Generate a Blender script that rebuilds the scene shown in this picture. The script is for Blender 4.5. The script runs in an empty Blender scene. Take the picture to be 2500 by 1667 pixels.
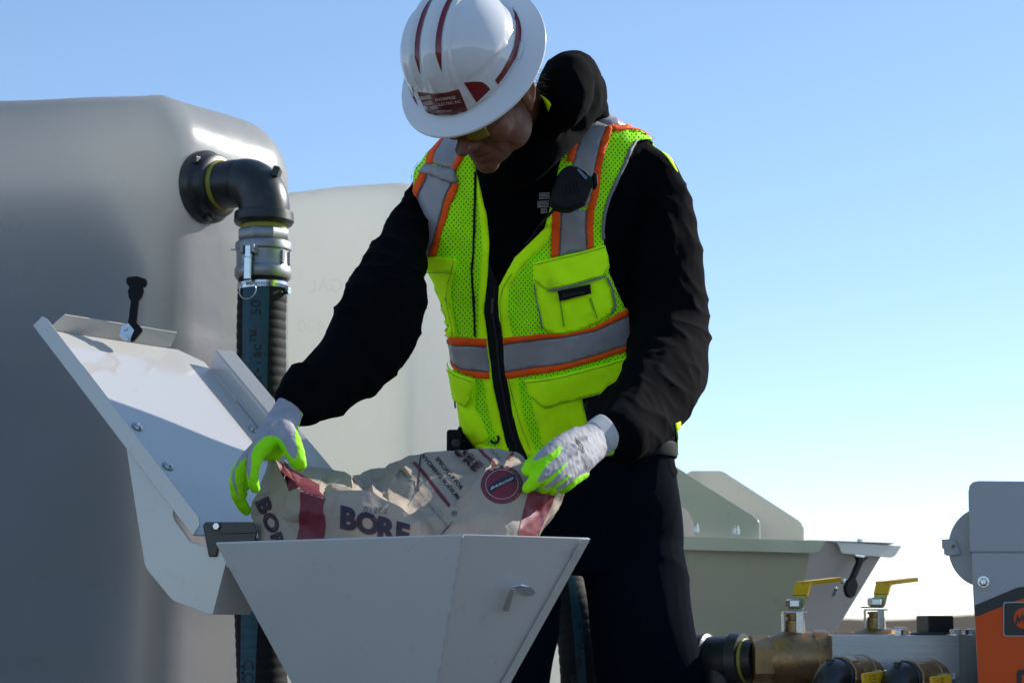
import bpy, bmesh, math, random
import numpy as np
from mathutils import Vector as V, Matrix, noise
from mathutils.bvhtree import BVHTree
from mathutils.geometry import delaunay_2d_cdt, tessellate_polygon

random.seed(7)
R = math.radians
scene = bpy.context.scene
COL = scene.collection

# ------------------------------------------------------------------ camera, sky, sun, exposure
FOC, CX, CY = 4861.1, 1250.0, 833.5          # focal length in photo pixels (2500 wide), centre
PITCH = R(8.04)
CAM = V((0, 0, 1.4))
cam = bpy.data.cameras.new('camera')
cam.lens, cam.sensor_width = 70, 36
cam.clip_start, cam.clip_end = 0.05, 5000
cam.dof.use_dof = True
cam.dof.focus_distance = 3.95
cam.dof.aperture_fstop = 7.1
camo = bpy.data.objects.new('camera', cam)
COL.objects.link(camo)
camo.location = CAM
camo.rotation_euler = (R(90) + PITCH, 0, 0)
scene.camera = camo

SUN_AZ, SUN_EL = R(57), R(29)                # azimuth clockwise from +Y (into the picture, to the right)
world = bpy.data.worlds.new('World')
scene.world = world
world.use_nodes = True
wn = world.node_tree
bg = wn.nodes['Background']
sky = wn.nodes.new('ShaderNodeTexSky')
sky.sky_type = 'NISHITA'
sky.sun_disc = False
sky.sun_elevation, sky.sun_rotation = SUN_EL, SUN_AZ
sky.altitude = 1200
sky.air_density, sky.dust_density, sky.ozone_density = 0.8, 0.3, 2.1
gm = wn.nodes.new('ShaderNodeGamma'); gm.inputs[1].default_value = 0.72     # tone curve on the sky colour: a softer climb from horizon to zenith
hsv = wn.nodes.new('ShaderNodeHueSaturation'); hsv.inputs['Saturation'].default_value = 1.17
wn.links.new(sky.outputs[0], gm.inputs[0]); wn.links.new(gm.outputs[0], hsv.inputs['Color']); wn.links.new(hsv.outputs[0], bg.inputs[0])
bg.inputs[1].default_value = 0.15
sl = bpy.data.lights.new('sun', 'SUN')
sl.energy, sl.angle, sl.color = 2.7, R(0.53), (1.0, 0.95, 0.87)
so = bpy.data.objects.new('sun', sl)
COL.objects.link(so)
SDIR = V((math.sin(SUN_AZ)*math.cos(SUN_EL), math.cos(SUN_AZ)*math.cos(SUN_EL), math.sin(SUN_EL)))
so.rotation_euler = SDIR.to_track_quat('Z', 'Y').to_euler()
scene.view_settings.view_transform = 'Standard'
scene.view_settings.look = 'None'
scene.view_settings.exposure = 1.06
scene.view_settings.gamma = 1.0
scene.render.engine = 'CYCLES'

# ------------------------------------------------------------------ helpers
FWD = V((0, math.cos(PITCH), math.sin(PITCH)))
UP = V((0, -math.sin(PITCH), math.cos(PITCH)))
def ray(px, py):
    return (FWD + V((1, 0, 0))*((px-CX)/FOC) + UP*(-(py-CY)/FOC))
def P(px, py, Y):                             # the world point seen at a photo pixel, at distance Y
    d = ray(px, py)
    return CAM + d*(Y/d.y)
def onplane(px, py, p0, n):
    d = ray(px, py)
    return CAM + d*((p0-CAM).dot(n)/d.dot(n))
def proj(p):
    q = p-CAM
    z = q.dot(FWD)
    return (CX+FOC*q.x/z, CY-FOC*q.dot(UP)/z)
def mpp(Y): return Y/FOC

WL = {}
def wloc(o): return WL.get(o.name, V((0, 0, 0)))
def link(o, parent=None):
    COL.objects.link(o)
    if parent is not None:
        o.parent = parent
        o.location = -wloc(parent)
        WL[o.name] = V((0, 0, 0))
    return o
def thing(name, loc, label, cat, group=None, parent=None):
    o = bpy.data.objects.new(name, None)
    o.empty_display_size = 0.1
    COL.objects.link(o)
    if parent is not None:
        o.parent = parent
        o.location = V(loc)-wloc(parent)
    else:
        o.location = loc
    WL[o.name] = V(loc)
    if label: tag(o, label, cat, group)
    return o
def tag(o, label, cat, group=None, kind=None):
    if label: o['label'] = label
    if cat: o['category'] = cat
    if group: o['group'] = group
    if kind: o['kind'] = kind
    return o
def finish(me, smooth):
    if smooth:
        for p in me.polygons: p.use_smooth = True
        if smooth < 180: me.set_sharp_from_angle(angle=R(smooth))
def obj(name, geo, mat, parent=None, smooth=35, bevel=0, sub=0, seg=2):
    me = bpy.data.meshes.new(name)
    if isinstance(geo, bmesh.types.BMesh):
        bmesh.ops.recalc_face_normals(geo, faces=geo.faces)
        geo.to_mesh(me); geo.free()
    else:
        me.from_pydata([tuple(v) for v in geo[0]], [], geo[1])
        b = bmesh.new(); b.from_mesh(me)
        bmesh.ops.recalc_face_normals(b, faces=b.faces)
        b.to_mesh(me); b.free()
    for m in (mat if isinstance(mat, (list, tuple)) else [mat]): me.materials.append(m)
    finish(me, smooth)
    o = bpy.data.objects.new(name, me)
    link(o, parent)
    if bevel:
        m = o.modifiers.new('bevel', 'BEVEL')
        m.width, m.segments, m.limit_method, m.angle_limit = bevel, seg, 'ANGLE', R(40)
        m.harden_normals = True
    if sub:
        m = o.modifiers.new('sub', 'SUBSURF'); m.levels = m.render_levels = sub
    return o
def geo_join(*gs):
    vs, fs = [], []
    for v, f in gs:
        n = len(vs); vs += list(v); fs += [tuple(i+n for i in q) for q in f]
    return vs, fs
def box(c, s, M=None):
    c = V(c); h = V(s)*0.5
    vs = [V((x*h.x, y*h.y, z*h.z)) for x in (-1, 1) for y in (-1, 1) for z in (-1, 1)]
    if M: vs = [M @ v for v in vs]
    return [c+v for v in vs], [(0, 1, 3, 2), (4, 6, 7, 5), (0, 4, 5, 1), (2, 3, 7, 6), (0, 2, 6, 4), (1, 5, 7, 3)]
def frame(d, hint=V((0, 0, 1))):
    d = d.normalized()
    if abs(d.dot(hint)) > 0.98: hint = V((1, 0, 0))
    a = hint.cross(d).normalized()
    return a, d.cross(a).normalized(), d
def lathe(p0, ax, prof, n=32, hint=V((0, 0, 1)), rot=0.0):
    """prof: (distance along ax, radius)"""
    a, b, d = frame(V(ax), hint); p0 = V(p0)
    vs, fs = [], []
    for t, r in prof:
        for k in range(n):
            w = 2*math.pi*k/n+rot
            vs.append(p0+d*t+(a*math.cos(w)+b*math.sin(w))*r)
    for i in range(len(prof)-1):
        for k in range(n):
            k2 = (k+1) % n
            fs.append((i*n+k, i*n+k2, (i+1)*n+k2, (i+1)*n+k))
    fs.append(tuple(range(n-1, -1, -1)))
    fs.append(tuple((len(prof)-1)*n+k for k in range(n)))
    return vs, fs
def cyl(p0, p1, r, n=24, rot=0.0):
    p0, p1 = V(p0), V(p1)
    return lathe(p0, p1-p0, [(0, r), ((p1-p0).length, r)], n, rot=rot)
def catmull(pts, sub):
    """pts: list of tuples of floats"""
    out = []
    n = len(pts)
    for i in range(n-1):
        p0, p1, p2, p3 = pts[max(i-1, 0)], pts[i], pts[i+1], pts[min(i+2, n-1)]
        for s in range(sub):
            t = s/sub
            out.append(tuple(0.5*(2*b+(c-a)*t+(2*a-5*b+4*c-d)*t*t+(3*b-a-3*c+d)*t**3)
                             for a, b, c, d in zip(p0, p1, p2, p3)))
    out.append(tuple(pts[-1]))
    return out
def tube(ctrl, n=16, sub=5, view=V((0, 1, 0)), round_end=True, wob=None):
    """ctrl: (x,y,z,ra,rb): ra across, rb along the view direction"""
    c = catmull(ctrl, sub)
    pts = [V(q[:3]) for q in c]
    rad = [(q[3], q[4]) for q in c]
    if round_end:
        for e in (0, -1):
            nb = pts[1] if e == 0 else pts[-2]
            d = (pts[e]-nb).normalized(); ra, rb = rad[e]
            add = [(pts[e]+d*ra*0.55*s, (ra*k, rb*k)) for s, k in ((0.45, 0.88), (0.8, 0.6), (0.97, 0.25))]
            for q, rr in add:
                if e == 0: pts.insert(0, q); rad.insert(0, rr)
                else: pts.append(q); rad.append(rr)
    vs, fs = [], []
    m = len(pts); side = None
    for i in range(m):
        t = (pts[min(i+1, m-1)]-pts[max(i-1, 0)]).normalized()
        s = t.cross(view)
        if s.length < 0.25: s = side if side is not None else V((1, 0, 0))
        s = (s-t*s.dot(t)).normalized()
        if side is not None and s.dot(side) < 0: s = -s
        side = s
        o = t.cross(s)
        for k in range(n):
            w = 2*math.pi*k/n
            f = 1.0 if wob is None else wob(i/(m-1), w)
            vs.append(pts[i]+(s*math.cos(w)*rad[i][0]+o*math.sin(w)*rad[i][1])*f)
    for i in range(m-1):
        for k in range(n):
            k2 = (k+1) % n
            fs.append((i*n+k, i*n+k2, (i+1)*n+k2, (i+1)*n+k))
    fs.append(tuple(range(n-1, -1, -1)))
    fs.append(tuple((m-1)*n+k for k in range(n)))
    return vs, fs
def ptube(ctrl, ratio=1.0, **kw):
    """ctrl: (px,py,Y,half width px[,ratio])"""
    out = []
    for c in ctrl:
        p = P(*c[:3]); r = c[3]*mpp(c[2]); q = c[4] if len(c) > 4 else ratio
        out.append((p.x, p.y, p.z, r, r*q))
    return tube(out, **kw)
def ellipsoid(c, axes, n=20, m=14):
    """axes: three vectors (scaled)"""
    c = V(c); vs, fs = [], []
    for i in range(m+1):
        th = math.pi*i/m
        for k in range(n):
            w = 2*math.pi*k/n
            vs.append(c+axes[0]*(math.sin(th)*math.cos(w))+axes[1]*(math.sin(th)*math.sin(w))+axes[2]*math.cos(th))
    for i in range(m):
        for k in range(n):
            k2 = (k+1) % n
            fs.append((i*n+k, i*n+k2, (i+1)*n+k2, (i+1)*n+k))
    b = bmesh.new()
    bv = [b.verts.new(v) for v in vs]
    for f in fs:
        b.faces.new([bv[i] for i in f])
    bmesh.ops.remove_doubles(b, verts=b.verts, dist=1e-6)
    bmesh.ops.recalc_face_normals(b, faces=b.faces)
    b.verts.index_update()
    r = [v.co.copy() for v in b.verts], [tuple(v.index for v in f.verts) for f in b.faces]
    b.free()
    return r
def remesh(geos, voxel, smooth_it=2):
    vs, fs = geo_join(*geos)
    me = bpy.data.meshes.new('t'); me.from_pydata([tuple(v) for v in vs], [], fs)
    b = bmesh.new(); b.from_mesh(me)
    b.to_mesh(me); b.free()
    o = bpy.data.objects.new('t', me); COL.objects.link(o)
    m = o.modifiers.new('r', 'REMESH'); m.mode = 'VOXEL'; m.voxel_size = voxel; m.adaptivity = 0
    dg = bpy.context.evaluated_depsgraph_get()
    m2 = bpy.data.meshes.new_from_object(o.evaluated_get(dg))
    co = np.empty(len(m2.vertices)*3); m2.vertices.foreach_get('co', co); co = co.reshape(-1, 3)
    ed = np.empty(len(m2.edges)*2, dtype=np.int64); m2.edges.foreach_get('vertices', ed); ed = ed.reshape(-1, 2)
    faces = [tuple(p.vertices) for p in m2.polygons]
    bpy.data.objects.remove(o); bpy.data.meshes.remove(me); bpy.data.meshes.remove(m2)
    cnt = np.bincount(ed.ravel(), minlength=len(co))[:, None]
    for it in range(smooth_it):
        for lam in (0.6, -0.35):
            acc = np.zeros_like(co)
            np.add.at(acc, ed[:, 0], co[ed[:, 1]]); np.add.at(acc, ed[:, 1], co[ed[:, 0]])
            co = co+lam*(acc/np.maximum(cnt, 1)-co)
    return co, faces
def relax(co, faces, mask, it):
    co = np.array(co, dtype=float); mask = np.array(mask)
    ed = np.array([(f[i], f[(i+1) % len(f)]) for f in faces for i in range(len(f))])
    cnt = np.maximum(np.bincount(ed[:, 0], minlength=len(co)), 1)[:, None]
    for _ in range(it):
        acc = np.zeros_like(co); np.add.at(acc, ed[:, 0], co[ed[:, 1]])
        co = np.where(mask[:, None], co+0.5*(acc/cnt-co), co)
    return co
def normals_of(co, faces):
    me = bpy.data.meshes.new('n'); me.from_pydata(co.tolist() if hasattr(co, 'tolist') else [tuple(v) for v in co], [], faces)
    n = [v.normal.copy() for v in me.vertices]
    bpy.data.meshes.remove(me)
    return n
def resample(pl, step):
    out = []
    for a, b in zip(pl, pl[1:]):
        L = math.hypot(b[0]-a[0], b[1]-a[1]); n = max(1, int(round(L/step)))
        for i in range(n): out.append((a[0]+(b[0]-a[0])*i/n, a[1]+(b[1]-a[1])*i/n))
    return out
def inside(poly, x, y):
    r = False; j = len(poly)-1
    for i in range(len(poly)):
        xi, yi = poly[i]; xj, yj = poly[j]
        if (yi > y) != (yj > y) and x < (xj-xi)*(y-yi)/(yj-yi)+xi: r = not r
        j = i
    return r
def pdist(poly, x, y, closed=True):
    best = 1e9
    n = len(poly)
    for i in range(n if closed else n-1):
        ax, ay = poly[i]; bx, by = poly[(i+1) % n]
        dx, dy = bx-ax, by-ay; L = dx*dx+dy*dy
        t = 0 if L == 0 else max(0, min(1, ((x-ax)*dx+(y-ay)*dy)/L))
        best = min(best, math.hypot(ax+dx*t-x, ay+dy*t-y))
    return best
def drop(bvh, px, py, Yg):
    """surface point of bvh seen at a photo pixel (nearest point when the ray just misses)"""
    d = ray(px, py).normalized()
    h = bvh.ray_cast(CAM, d)
    if h[0] is not None: return h[0], (h[1] if h[1].dot(d) < 0 else -h[1])
    h = bvh.find_nearest(P(px, py, Yg))
    return h[0], h[1] if h[1].y < 0.3 else -h[1]
def poly_cells(poly, step):
    b = resample(list(poly)+[poly[0]], step)
    xs = [p[0] for p in b]; ys = [p[1] for p in b]
    pts = list(b)
    y = min(ys)+step*0.5; row = 0
    while y < max(ys):
        x = min(xs)+(step*0.5 if row % 2 else 0)
        while x < max(xs):
            if inside(b, x, y) and pdist(b, x, y) > step*0.45: pts.append((x, y))
            x += step
        y += step*0.87; row += 1
    n = len(b)
    r = delaunay_2d_cdt([V(p) for p in pts], [(i, (i+1) % n) for i in range(n)], [], 1, 1e-5)
    return [tuple(v) for v in r[0]], [tuple(f) for f in r[2]], b
def drape(name, poly, bvh, off, mat, parent, step=11, thick=0.0015, bulge=0, bw=25, fold=None, Yg=4.2, smooth=60, extra=None):
    pts, fs, b = poly_cells(poly, step)
    vs = []
    for x, y in pts:
        p, n = drop(bvh, x, y, Yg)
        o = off
        if bulge:
            q = min(1, pdist(b, x, y)/bw); o += bulge*q*(2-q)
        if fold: o += fold(x, y)
        if extra: o += extra(x, y)
        vs.append(p+n*o)
    o = obj(name, (vs, fs), mat, parent, smooth=smooth)
    me = o.data
    # faces towards the viewer
    if sum(p.normal.dot(V((0, -1, 0)))*p.area for p in me.polygons) < 0: me.flip_normals()
    uv = me.uv_layers.new(name='UVMap')
    for l in me.loops: uv.data[l.index].uv = (pts[l.vertex_index][0]/100, pts[l.vertex_index][1]/100)
    if thick:
        m = o.modifiers.new('thick', 'SOLIDIFY'); m.thickness = thick; m.offset = -1
    return o
def text_geo(body, bold=0.0, spacing=1.0, align='CENTER', fine=0):
    c = bpy.data.curves.new('t', 'FONT'); c.body = body; c.size = 1; c.offset = bold
    c.align_x = align; c.align_y = 'CENTER'; c.space_character = spacing; c.resolution_u = 3
    o = bpy.data.objects.new('t', c); COL.objects.link(o)
    dg = bpy.context.evaluated_depsgraph_get()
    me = bpy.data.meshes.new_from_object(o.evaluated_get(dg))
    b = bmesh.new(); b.from_mesh(me); bmesh.ops.triangulate(b, faces=b.faces)
    for _ in range(4 if fine else 0):
        lg = [e for e in b.edges if e.calc_length() > fine]
        if not lg: break
        bmesh.ops.subdivide_edges(b, edges=lg, cuts=1); bmesh.ops.triangulate(b, faces=b.faces)
    b.verts.index_update()
    r = [(v.co.x, v.co.y) for v in b.verts], [tuple(v.index for v in f.verts) for f in b.faces]
    b.free(); bpy.data.objects.remove(o); bpy.data.curves.remove(c); bpy.data.meshes.remove(me)
    return r
def print_text(name, body, at, xdir, ydir, bvh, off, mat, parent, bold=0.0, spacing=1.0, mirror=False, Yg=4.2, curve=None, align='CENTER', fine=0):
    """flat print: text unit vectors in photo pixels, dropped on a surface"""
    pts, fs = text_geo(body, bold, spacing, align, fine)
    vs = []
    for x, y in pts:
        if mirror: x = -x
        if curve: x, y = curve(x, y)
        p, n = drop(bvh, at[0]+xdir[0]*x+ydir[0]*y, at[1]+xdir[1]*x+ydir[1]*y, Yg)
        vs.append(p+(n*0.4-(p-CAM).normalized()*0.8).normalized()*off)
    o = obj(name, (vs, fs), mat, parent, smooth=0)
    if sum(p.normal.y*p.area for p in o.data.polygons) > 0: o.data.flip_normals()
    return o
def bvh_of(geo):
    return BVHTree.FromPolygons([V(v) for v in geo[0]], [tuple(f) for f in geo[1]])
def plate(name, poly, p0, n, th, mat, parent, bevel=0.0012, both=False, holes=()):
    """sheet-metal plate: outline seen at photo pixels on the plane (p0,n), thickness th along n"""
    n = n.normalized()
    loops = [[onplane(x, y, p0, n) for x, y in L] for L in [poly]+list(holes)]
    return plate3(name, loops, n, th, mat, parent, bevel)
def plate3(name, loops, n, th, mat, parent, bevel=0.0012):
    flat = [p for L in loops for p in L]
    tris = tessellate_polygon(loops)
    N = len(flat)
    vs = flat+[p+n*th for p in flat]
    fs = [tuple(t) for t in tris]+[tuple(i+N for i in reversed(t)) for t in tris]
    k = 0
    for L in loops:
        m = len(L)
        for i in range(m):
            j = (i+1) % m
            fs.append((k+i, k+j, k+j+N, k+i+N))
        k += m
    b = bmesh.new()
    bv = [b.verts.new(v) for v in vs]
    for f in fs:
        try: b.faces.new([bv[i] for i in f])
        except ValueError: pass
    bmesh.ops.recalc_face_normals(b, faces=b.faces)
    bmesh.ops.dissolve_limit(b, angle_limit=0.001, verts=b.verts, edges=b.edges)
    return obj(name, b, mat, parent, smooth=30, bevel=bevel)
def roundpoly(pts, r, k=5):
    """round the corners of a 2-D/3-D polygon"""
    out = []; n = len(pts)
    for i in range(n):
        p, a, b = V(pts[i]), V(pts[i-1]), V(pts[(i+1) % n])
        rr = r[i] if isinstance(r, (list, tuple)) else r
        d1, d2 = (a-p), (b-p)
        q = min(rr, d1.length*0.45, d2.length*0.45)
        s, e = p+d1.normalized()*q, p+d2.normalized()*q
        for j in range(k+1):
            t = j/k
            out.append(s*(1-t)**2+p*2*t*(1-t)+e*t*t)
    return out
def copy_tree(o, parent=None, shift=V((0, 0, 0)), lab=None):
    c = o.copy(); COL.objects.link(c)
    WL[c.name] = wloc(o)+shift if parent is None else V((0, 0, 0))
    if parent is not None: c.parent = parent
    else: c.location = o.location+shift
    if lab: c['label'] = lab
    for ch in list(o.children): copy_tree(ch, c)
    return c

# ------------------------------------------------------------------ materials
def mat(name, col, rough=0.5, metal=0.0, var=0.08, scale=30, bump=0.0, bscale=200, spec=0.5, coat=0.0, trans=0.0, dirt=None, sheen=0.0, rvar=0.0, stretch=None, scratch=False):
    m = bpy.data.materials.new(name); m.use_nodes = True
    t = m.node_tree; p = t.nodes['Principled BSDF']
    p.inputs['Roughness'].default_value = rough; p.inputs['Metallic'].default_value = metal
    p.inputs['Specular IOR Level'].default_value = spec
    p.inputs['Coat Weight'].default_value = coat; p.inputs['Coat Roughness'].default_value = 0.08
    if sheen:
        p.inputs['Sheen Weight'].default_value = sheen; p.inputs['Sheen Roughness'].default_value = 0.5
    tc = t.nodes.new('ShaderNodeTexCoord')
    src = tc.outputs['Object']
    if stretch:
        mp = t.nodes.new('ShaderNodeMapping'); mp.inputs['Scale'].default_value = stretch
        t.links.new(src, mp.inputs[0]); src = mp.outputs[0]
    nz = t.nodes.new('ShaderNodeTexNoise'); nz.inputs['Scale'].default_value = scale
    nz.inputs['Detail'].default_value = 6; nz.inputs['Roughness'].default_value = 0.6
    t.links.new(src, nz.inputs['Vector'])
    mx = t.nodes.new('ShaderNodeMix'); mx.data_type = 'RGBA'
    c = V(col)
    mx.inputs[6].default_value = (*(c*(1-var)), 1); mx.inputs[7].default_value = (*(c*(1+var)), 1)
    t.links.new(nz.outputs[0], mx.inputs[0])
    out = mx.outputs[2]
    if dirt:
        n2 = t.nodes.new('ShaderNodeTexNoise'); n2.inputs['Scale'].default_value = dirt[1]; n2.inputs['Detail'].default_value = 9
        n2.inputs['Roughness'].default_value = 0.7
        t.links.new(tc.outputs['Object'], n2.inputs['Vector'])
        rp = t.nodes.new('ShaderNodeMapRange'); rp.inputs[1].default_value = dirt[2]; rp.inputs[2].default_value = dirt[2]+0.14
        rp.inputs[4].default_value = dirt[3]
        t.links.new(n2.outputs[0], rp.inputs[0])
        m2 = t.nodes.new('ShaderNodeMix'); m2.data_type = 'RGBA'
        t.links.new(rp.outputs[0], m2.inputs[0]); t.links.new(out, m2.inputs[6]); m2.inputs[7].default_value = (*dirt[0], 1)
        out = m2.outputs[2]
    if scratch:                                # thin scuffs and scratches of a knocked-about painted sheet
        for rot, lo in ((0.5, 0.715), (-0.9, 0.725)):
            m3 = t.nodes.new('ShaderNodeMapping'); m3.inputs['Rotation'].default_value = (rot, rot*0.7, rot*1.3); m3.inputs['Scale'].default_value = (2.2, 110, 110)
            t.links.new(tc.outputs['Object'], m3.inputs[0])
            n4 = t.nodes.new('ShaderNodeTexNoise'); n4.inputs['Scale'].default_value = 1; n4.inputs['Detail'].default_value = 2
            t.links.new(m3.outputs[0], n4.inputs['Vector'])
            r4 = t.nodes.new('ShaderNodeMapRange'); r4.inputs[1].default_value = lo; r4.inputs[2].default_value = lo+0.03; r4.inputs[4].default_value = 0.3
            t.links.new(n4.outputs[0], r4.inputs[0])
            m4 = t.nodes.new('ShaderNodeMix'); m4.data_type = 'RGBA'; m4.inputs[7].default_value = (0.30, 0.28, 0.25, 1)
            t.links.new(r4.outputs[0], m4.inputs[0]); t.links.new(out, m4.inputs[6]); out = m4.outputs[2]
    t.links.new(out, p.inputs['Base Color'])
    if rvar:
        rr = t.nodes.new('ShaderNodeMapRange'); rr.inputs[3].default_value = max(0, rough-rvar); rr.inputs[4].default_value = rough+rvar
        rr.inputs[1].default_value = 0.3; rr.inputs[2].default_value = 0.7
        t.links.new(nz.outputs[0], rr.inputs[0]); t.links.new(rr.outputs[0], p.inputs['Roughness'])
    if bump:
        n3 = t.nodes.new('ShaderNodeTexNoise'); n3.inputs['Scale'].default_value = bscale; n3.inputs['Detail'].default_value = 4
        t.links.new(src, n3.inputs['Vector'])
        bp = t.nodes.new('ShaderNodeBump'); bp.inputs['Strength'].default_value = bump; bp.inputs['Distance'].default_value = 0.002
        t.links.new(n3.outputs[0], bp.inputs['Height']); t.links.new(bp.outputs[0], p.inputs['Normal'])
    m['p'] = 1
    return m

M = {}
M['white_paint'] = mat('white_paint', (0.60, 0.575, 0.54), 0.17, var=0.03, scale=6, bump=0.06, bscale=420, dirt=((0.36, 0.33, 0.29), 13, 0.60, 0.45), rvar=0.05, coat=0.6, scratch=True)
M['gloss_white'] = mat('glossy_lid_paint', (0.60, 0.585, 0.57), 0.07, var=0.03, scale=6, bump=0.04, bscale=30, dirt=((0.36, 0.33, 0.29), 17, 0.62, 0.4), rvar=0.03, coat=1.0)
M['poly'] = None
M['black_plastic'] = mat('black_plastic', (0.018, 0.018, 0.02), 0.38, var=0.3, scale=40, bump=0.25, bscale=300, dirt=((0.06, 0.055, 0.05), 25, 0.55, 0.5))
M['black_rubber'] = mat('black_rubber', (0.009, 0.009, 0.010), 0.7, var=0.3, scale=40, bump=0.2, bscale=160, spec=0.25, dirt=((0.03, 0.028, 0.026), 30, 0.60, 0.5))
M['black_steel'] = mat('black_steel', (0.02, 0.021, 0.022), 0.25, var=0.2, scale=30, bump=0.05, bscale=200)
M['zinc'] = mat('zinc', (0.62, 0.63, 0.64), 0.25, 1.0, var=0.15, scale=60, bump=0.08, bscale=250)
M['steel'] = mat('steel', (0.55, 0.56, 0.58), 0.2, 1.0, var=0.1, scale=60)
M['alu'] = mat('aluminium_cast', (0.30, 0.30, 0.31), 0.42, 0.75, var=0.15, scale=40, bump=0.15, bscale=350, dirt=((0.12, 0.11, 0.1), 30, 0.58, 0.5))
M['alu_block'] = mat('aluminium_milled', (0.42, 0.42, 0.43), 0.33, 0.9, var=0.2, scale=14, bump=0.2, bscale=60, stretch=(0.4, 0.4, 12))
M['bronze'] = mat('bronze', (0.36, 0.215, 0.10), 0.36, 0.75, var=0.25, scale=30, bump=0.3, bscale=300, dirt=((0.10, 0.065, 0.04), 22, 0.52, 0.6))
M['yellow'] = mat('yellow_vinyl', (0.78, 0.43, 0.012), 0.33, var=0.1, scale=40, bump=0.08, bscale=120, dirt=((0.18, 0.11, 0.03), 30, 0.62, 0.5))
M['tape_yellow'] = mat('thread_tape', (0.32, 0.28, 0.03), 0.5, var=0.25, scale=80, bump=0.3, bscale=300)
M['teal'] = mat('teal_stripe', (0.007, 0.060, 0.085), 0.5, var=0.2, scale=40, bump=0.15, bscale=160, dirt=((0.02, 0.03, 0.035), 30, 0.55, 0.6))
M['hose_print'] = mat('hose_print', (0.008, 0.014, 0.02), 0.6, var=0.2)
M['navy'] = mat('black_fleece', (0.0028, 0.003, 0.0042), 0.95, var=0.3, scale=50, bump=0.5, bscale=500, spec=0.05)
M['denim'] = mat('dark_denim', (0.003, 0.0048, 0.012), 0.95, var=0.35, scale=60, bump=0.5, bscale=700, spec=0.04)
M['skin'] = mat('skin', (0.17, 0.070, 0.042), 0.5, var=0.14, scale=45, bump=0.25, bscale=260, spec=0.35)
M['hair'] = mat('grey_hair', (0.25, 0.22, 0.19), 0.7, var=0.3, scale=200)
M['helmet'] = mat('helmet_white', (0.80, 0.80, 0.81), 0.14, var=0.015, scale=8, coat=0.4, dirt=((0.5, 0.48, 0.45), 22, 0.64, 0.35))
M['red_refl'] = mat('red_reflective', (0.20, 0.008, 0.012), 0.3, var=0.15, scale=200, coat=0.3)
M['sticker'] = mat('sticker_red', (0.13, 0.010, 0.014), 0.28, var=0.06, scale=100)
M['sticker_ink'] = mat('sticker_ink', (0.75, 0.68, 0.66), 0.4, var=0.1, scale=80)
M['sticker_ink2'] = mat('sticker_ink_faint', (0.26, 0.14, 0.13), 0.4, var=0.1, scale=80)
# fluorescent cloth: it turns the blue of the sky light into green, so its green reflectance passes 1
M['lime'] = mat('lime_cloth', (0.88, 1.5, 0.006), 0.75, var=0.07, scale=25, bump=0.25, bscale=420, spec=0.2, dirt=((0.45, 0.62, 0.03), 18, 0.57, 0.55))
M['orange'] = mat('orange_cloth', (1.25, 0.14, 0.012), 0.7, var=0.07, scale=60, bump=0.25, bscale=500, spec=0.2)
M['tape'] = mat('silver_tape', (0.34, 0.32, 0.33), 0.42, 0.1, var=0.10, scale=18, bump=0.12, bscale=500, dirt=((0.22, 0.2, 0.2), 22, 0.58, 0.5))
M['piping'] = mat('grey_piping', (0.24, 0.24, 0.25), 0.6, var=0.1)
M['black_cloth'] = mat('black_webbing', (0.009, 0.009, 0.011), 0.75, var=0.25, scale=80, bump=0.4, bscale=600, spec=0.2)
M['lime_stitch'] = mat('lime_stitching', (0.34, 0.52, 0.01), 0.8, var=0.15, scale=120)
M['grey_stitch'] = mat('grey_stitching', (0.10, 0.095, 0.10), 0.8, var=0.2, scale=120)
M['ink'] = mat('black_ink', (0.012, 0.012, 0.016), 0.6, var=0.1)
M['badge_ink'] = mat('badge_ink', (0.06, 0.06, 0.065), 0.6, var=0.1)
M['white_thread'] = mat('white_thread', (0.62, 0.62, 0.62), 0.7, var=0.1)
M['lens'] = mat('amber_lens', (0.22, 0.18, 0.01), 0.15, var=0.03)
M['lcd'] = mat('radio_window', (0.12, 0.2, 0.33), 0.12, var=0.05)
M['kraft'] = mat('kraft_paper', (0.43, 0.345, 0.27), 0.72, var=0.12, scale=22, bump=0.35, bscale=110, spec=0.25, dirt=((0.25, 0.19, 0.14), 14, 0.6, 0.4))
M['bag_red'] = mat('bag_red_print', (0.20, 0.018, 0.035), 0.6, var=0.12, scale=40, bump=0.3, bscale=110)
M['bag_ink'] = mat('bag_dark_print', (0.028, 0.024, 0.045), 0.6, var=0.12, scale=40)
M['bag_small'] = mat('bag_small_print', (0.15, 0.125, 0.11), 0.6, var=0.1)
M['bag_white'] = mat('bag_white_print', (0.62, 0.6, 0.58), 0.6, var=0.05)
M['orange_paint'] = mat('orange_paint', (0.80, 0.095, 0.008), 0.4, var=0.05, scale=8, spec=0.25, dirt=((0.4, 0.06, 0.02), 16, 0.6, 0.5))
M['black_print'] = mat('black_print', (0.016, 0.016, 0.018), 0.35, var=0.1)
M['grey_paint'] = mat('pale_grey_paint', (0.44, 0.43, 0.44), 0.35, var=0.03, scale=8, bump=0.04, bscale=300)
M['deck'] = mat('deck_steel', (0.045, 0.045, 0.045), 0.6, 0.3, var=0.2, scale=12, bump=0.3, bscale=60)
M['soil'] = mat('dry_grass', (0.085, 0.060, 0.032), 0.95, var=0.4, scale=3, bump=0.6, bscale=20, spec=0.1)
M['hill'] = mat('hill_scrub', (0.085, 0.062, 0.038), 0.95, var=0.4, scale=0.05, bump=0.5, bscale=0.4, spec=0.1)
M['leather'] = mat('boot_leather', (0.05, 0.03, 0.018), 0.6, var=0.2, scale=40, bump=0.3, bscale=120)

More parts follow.
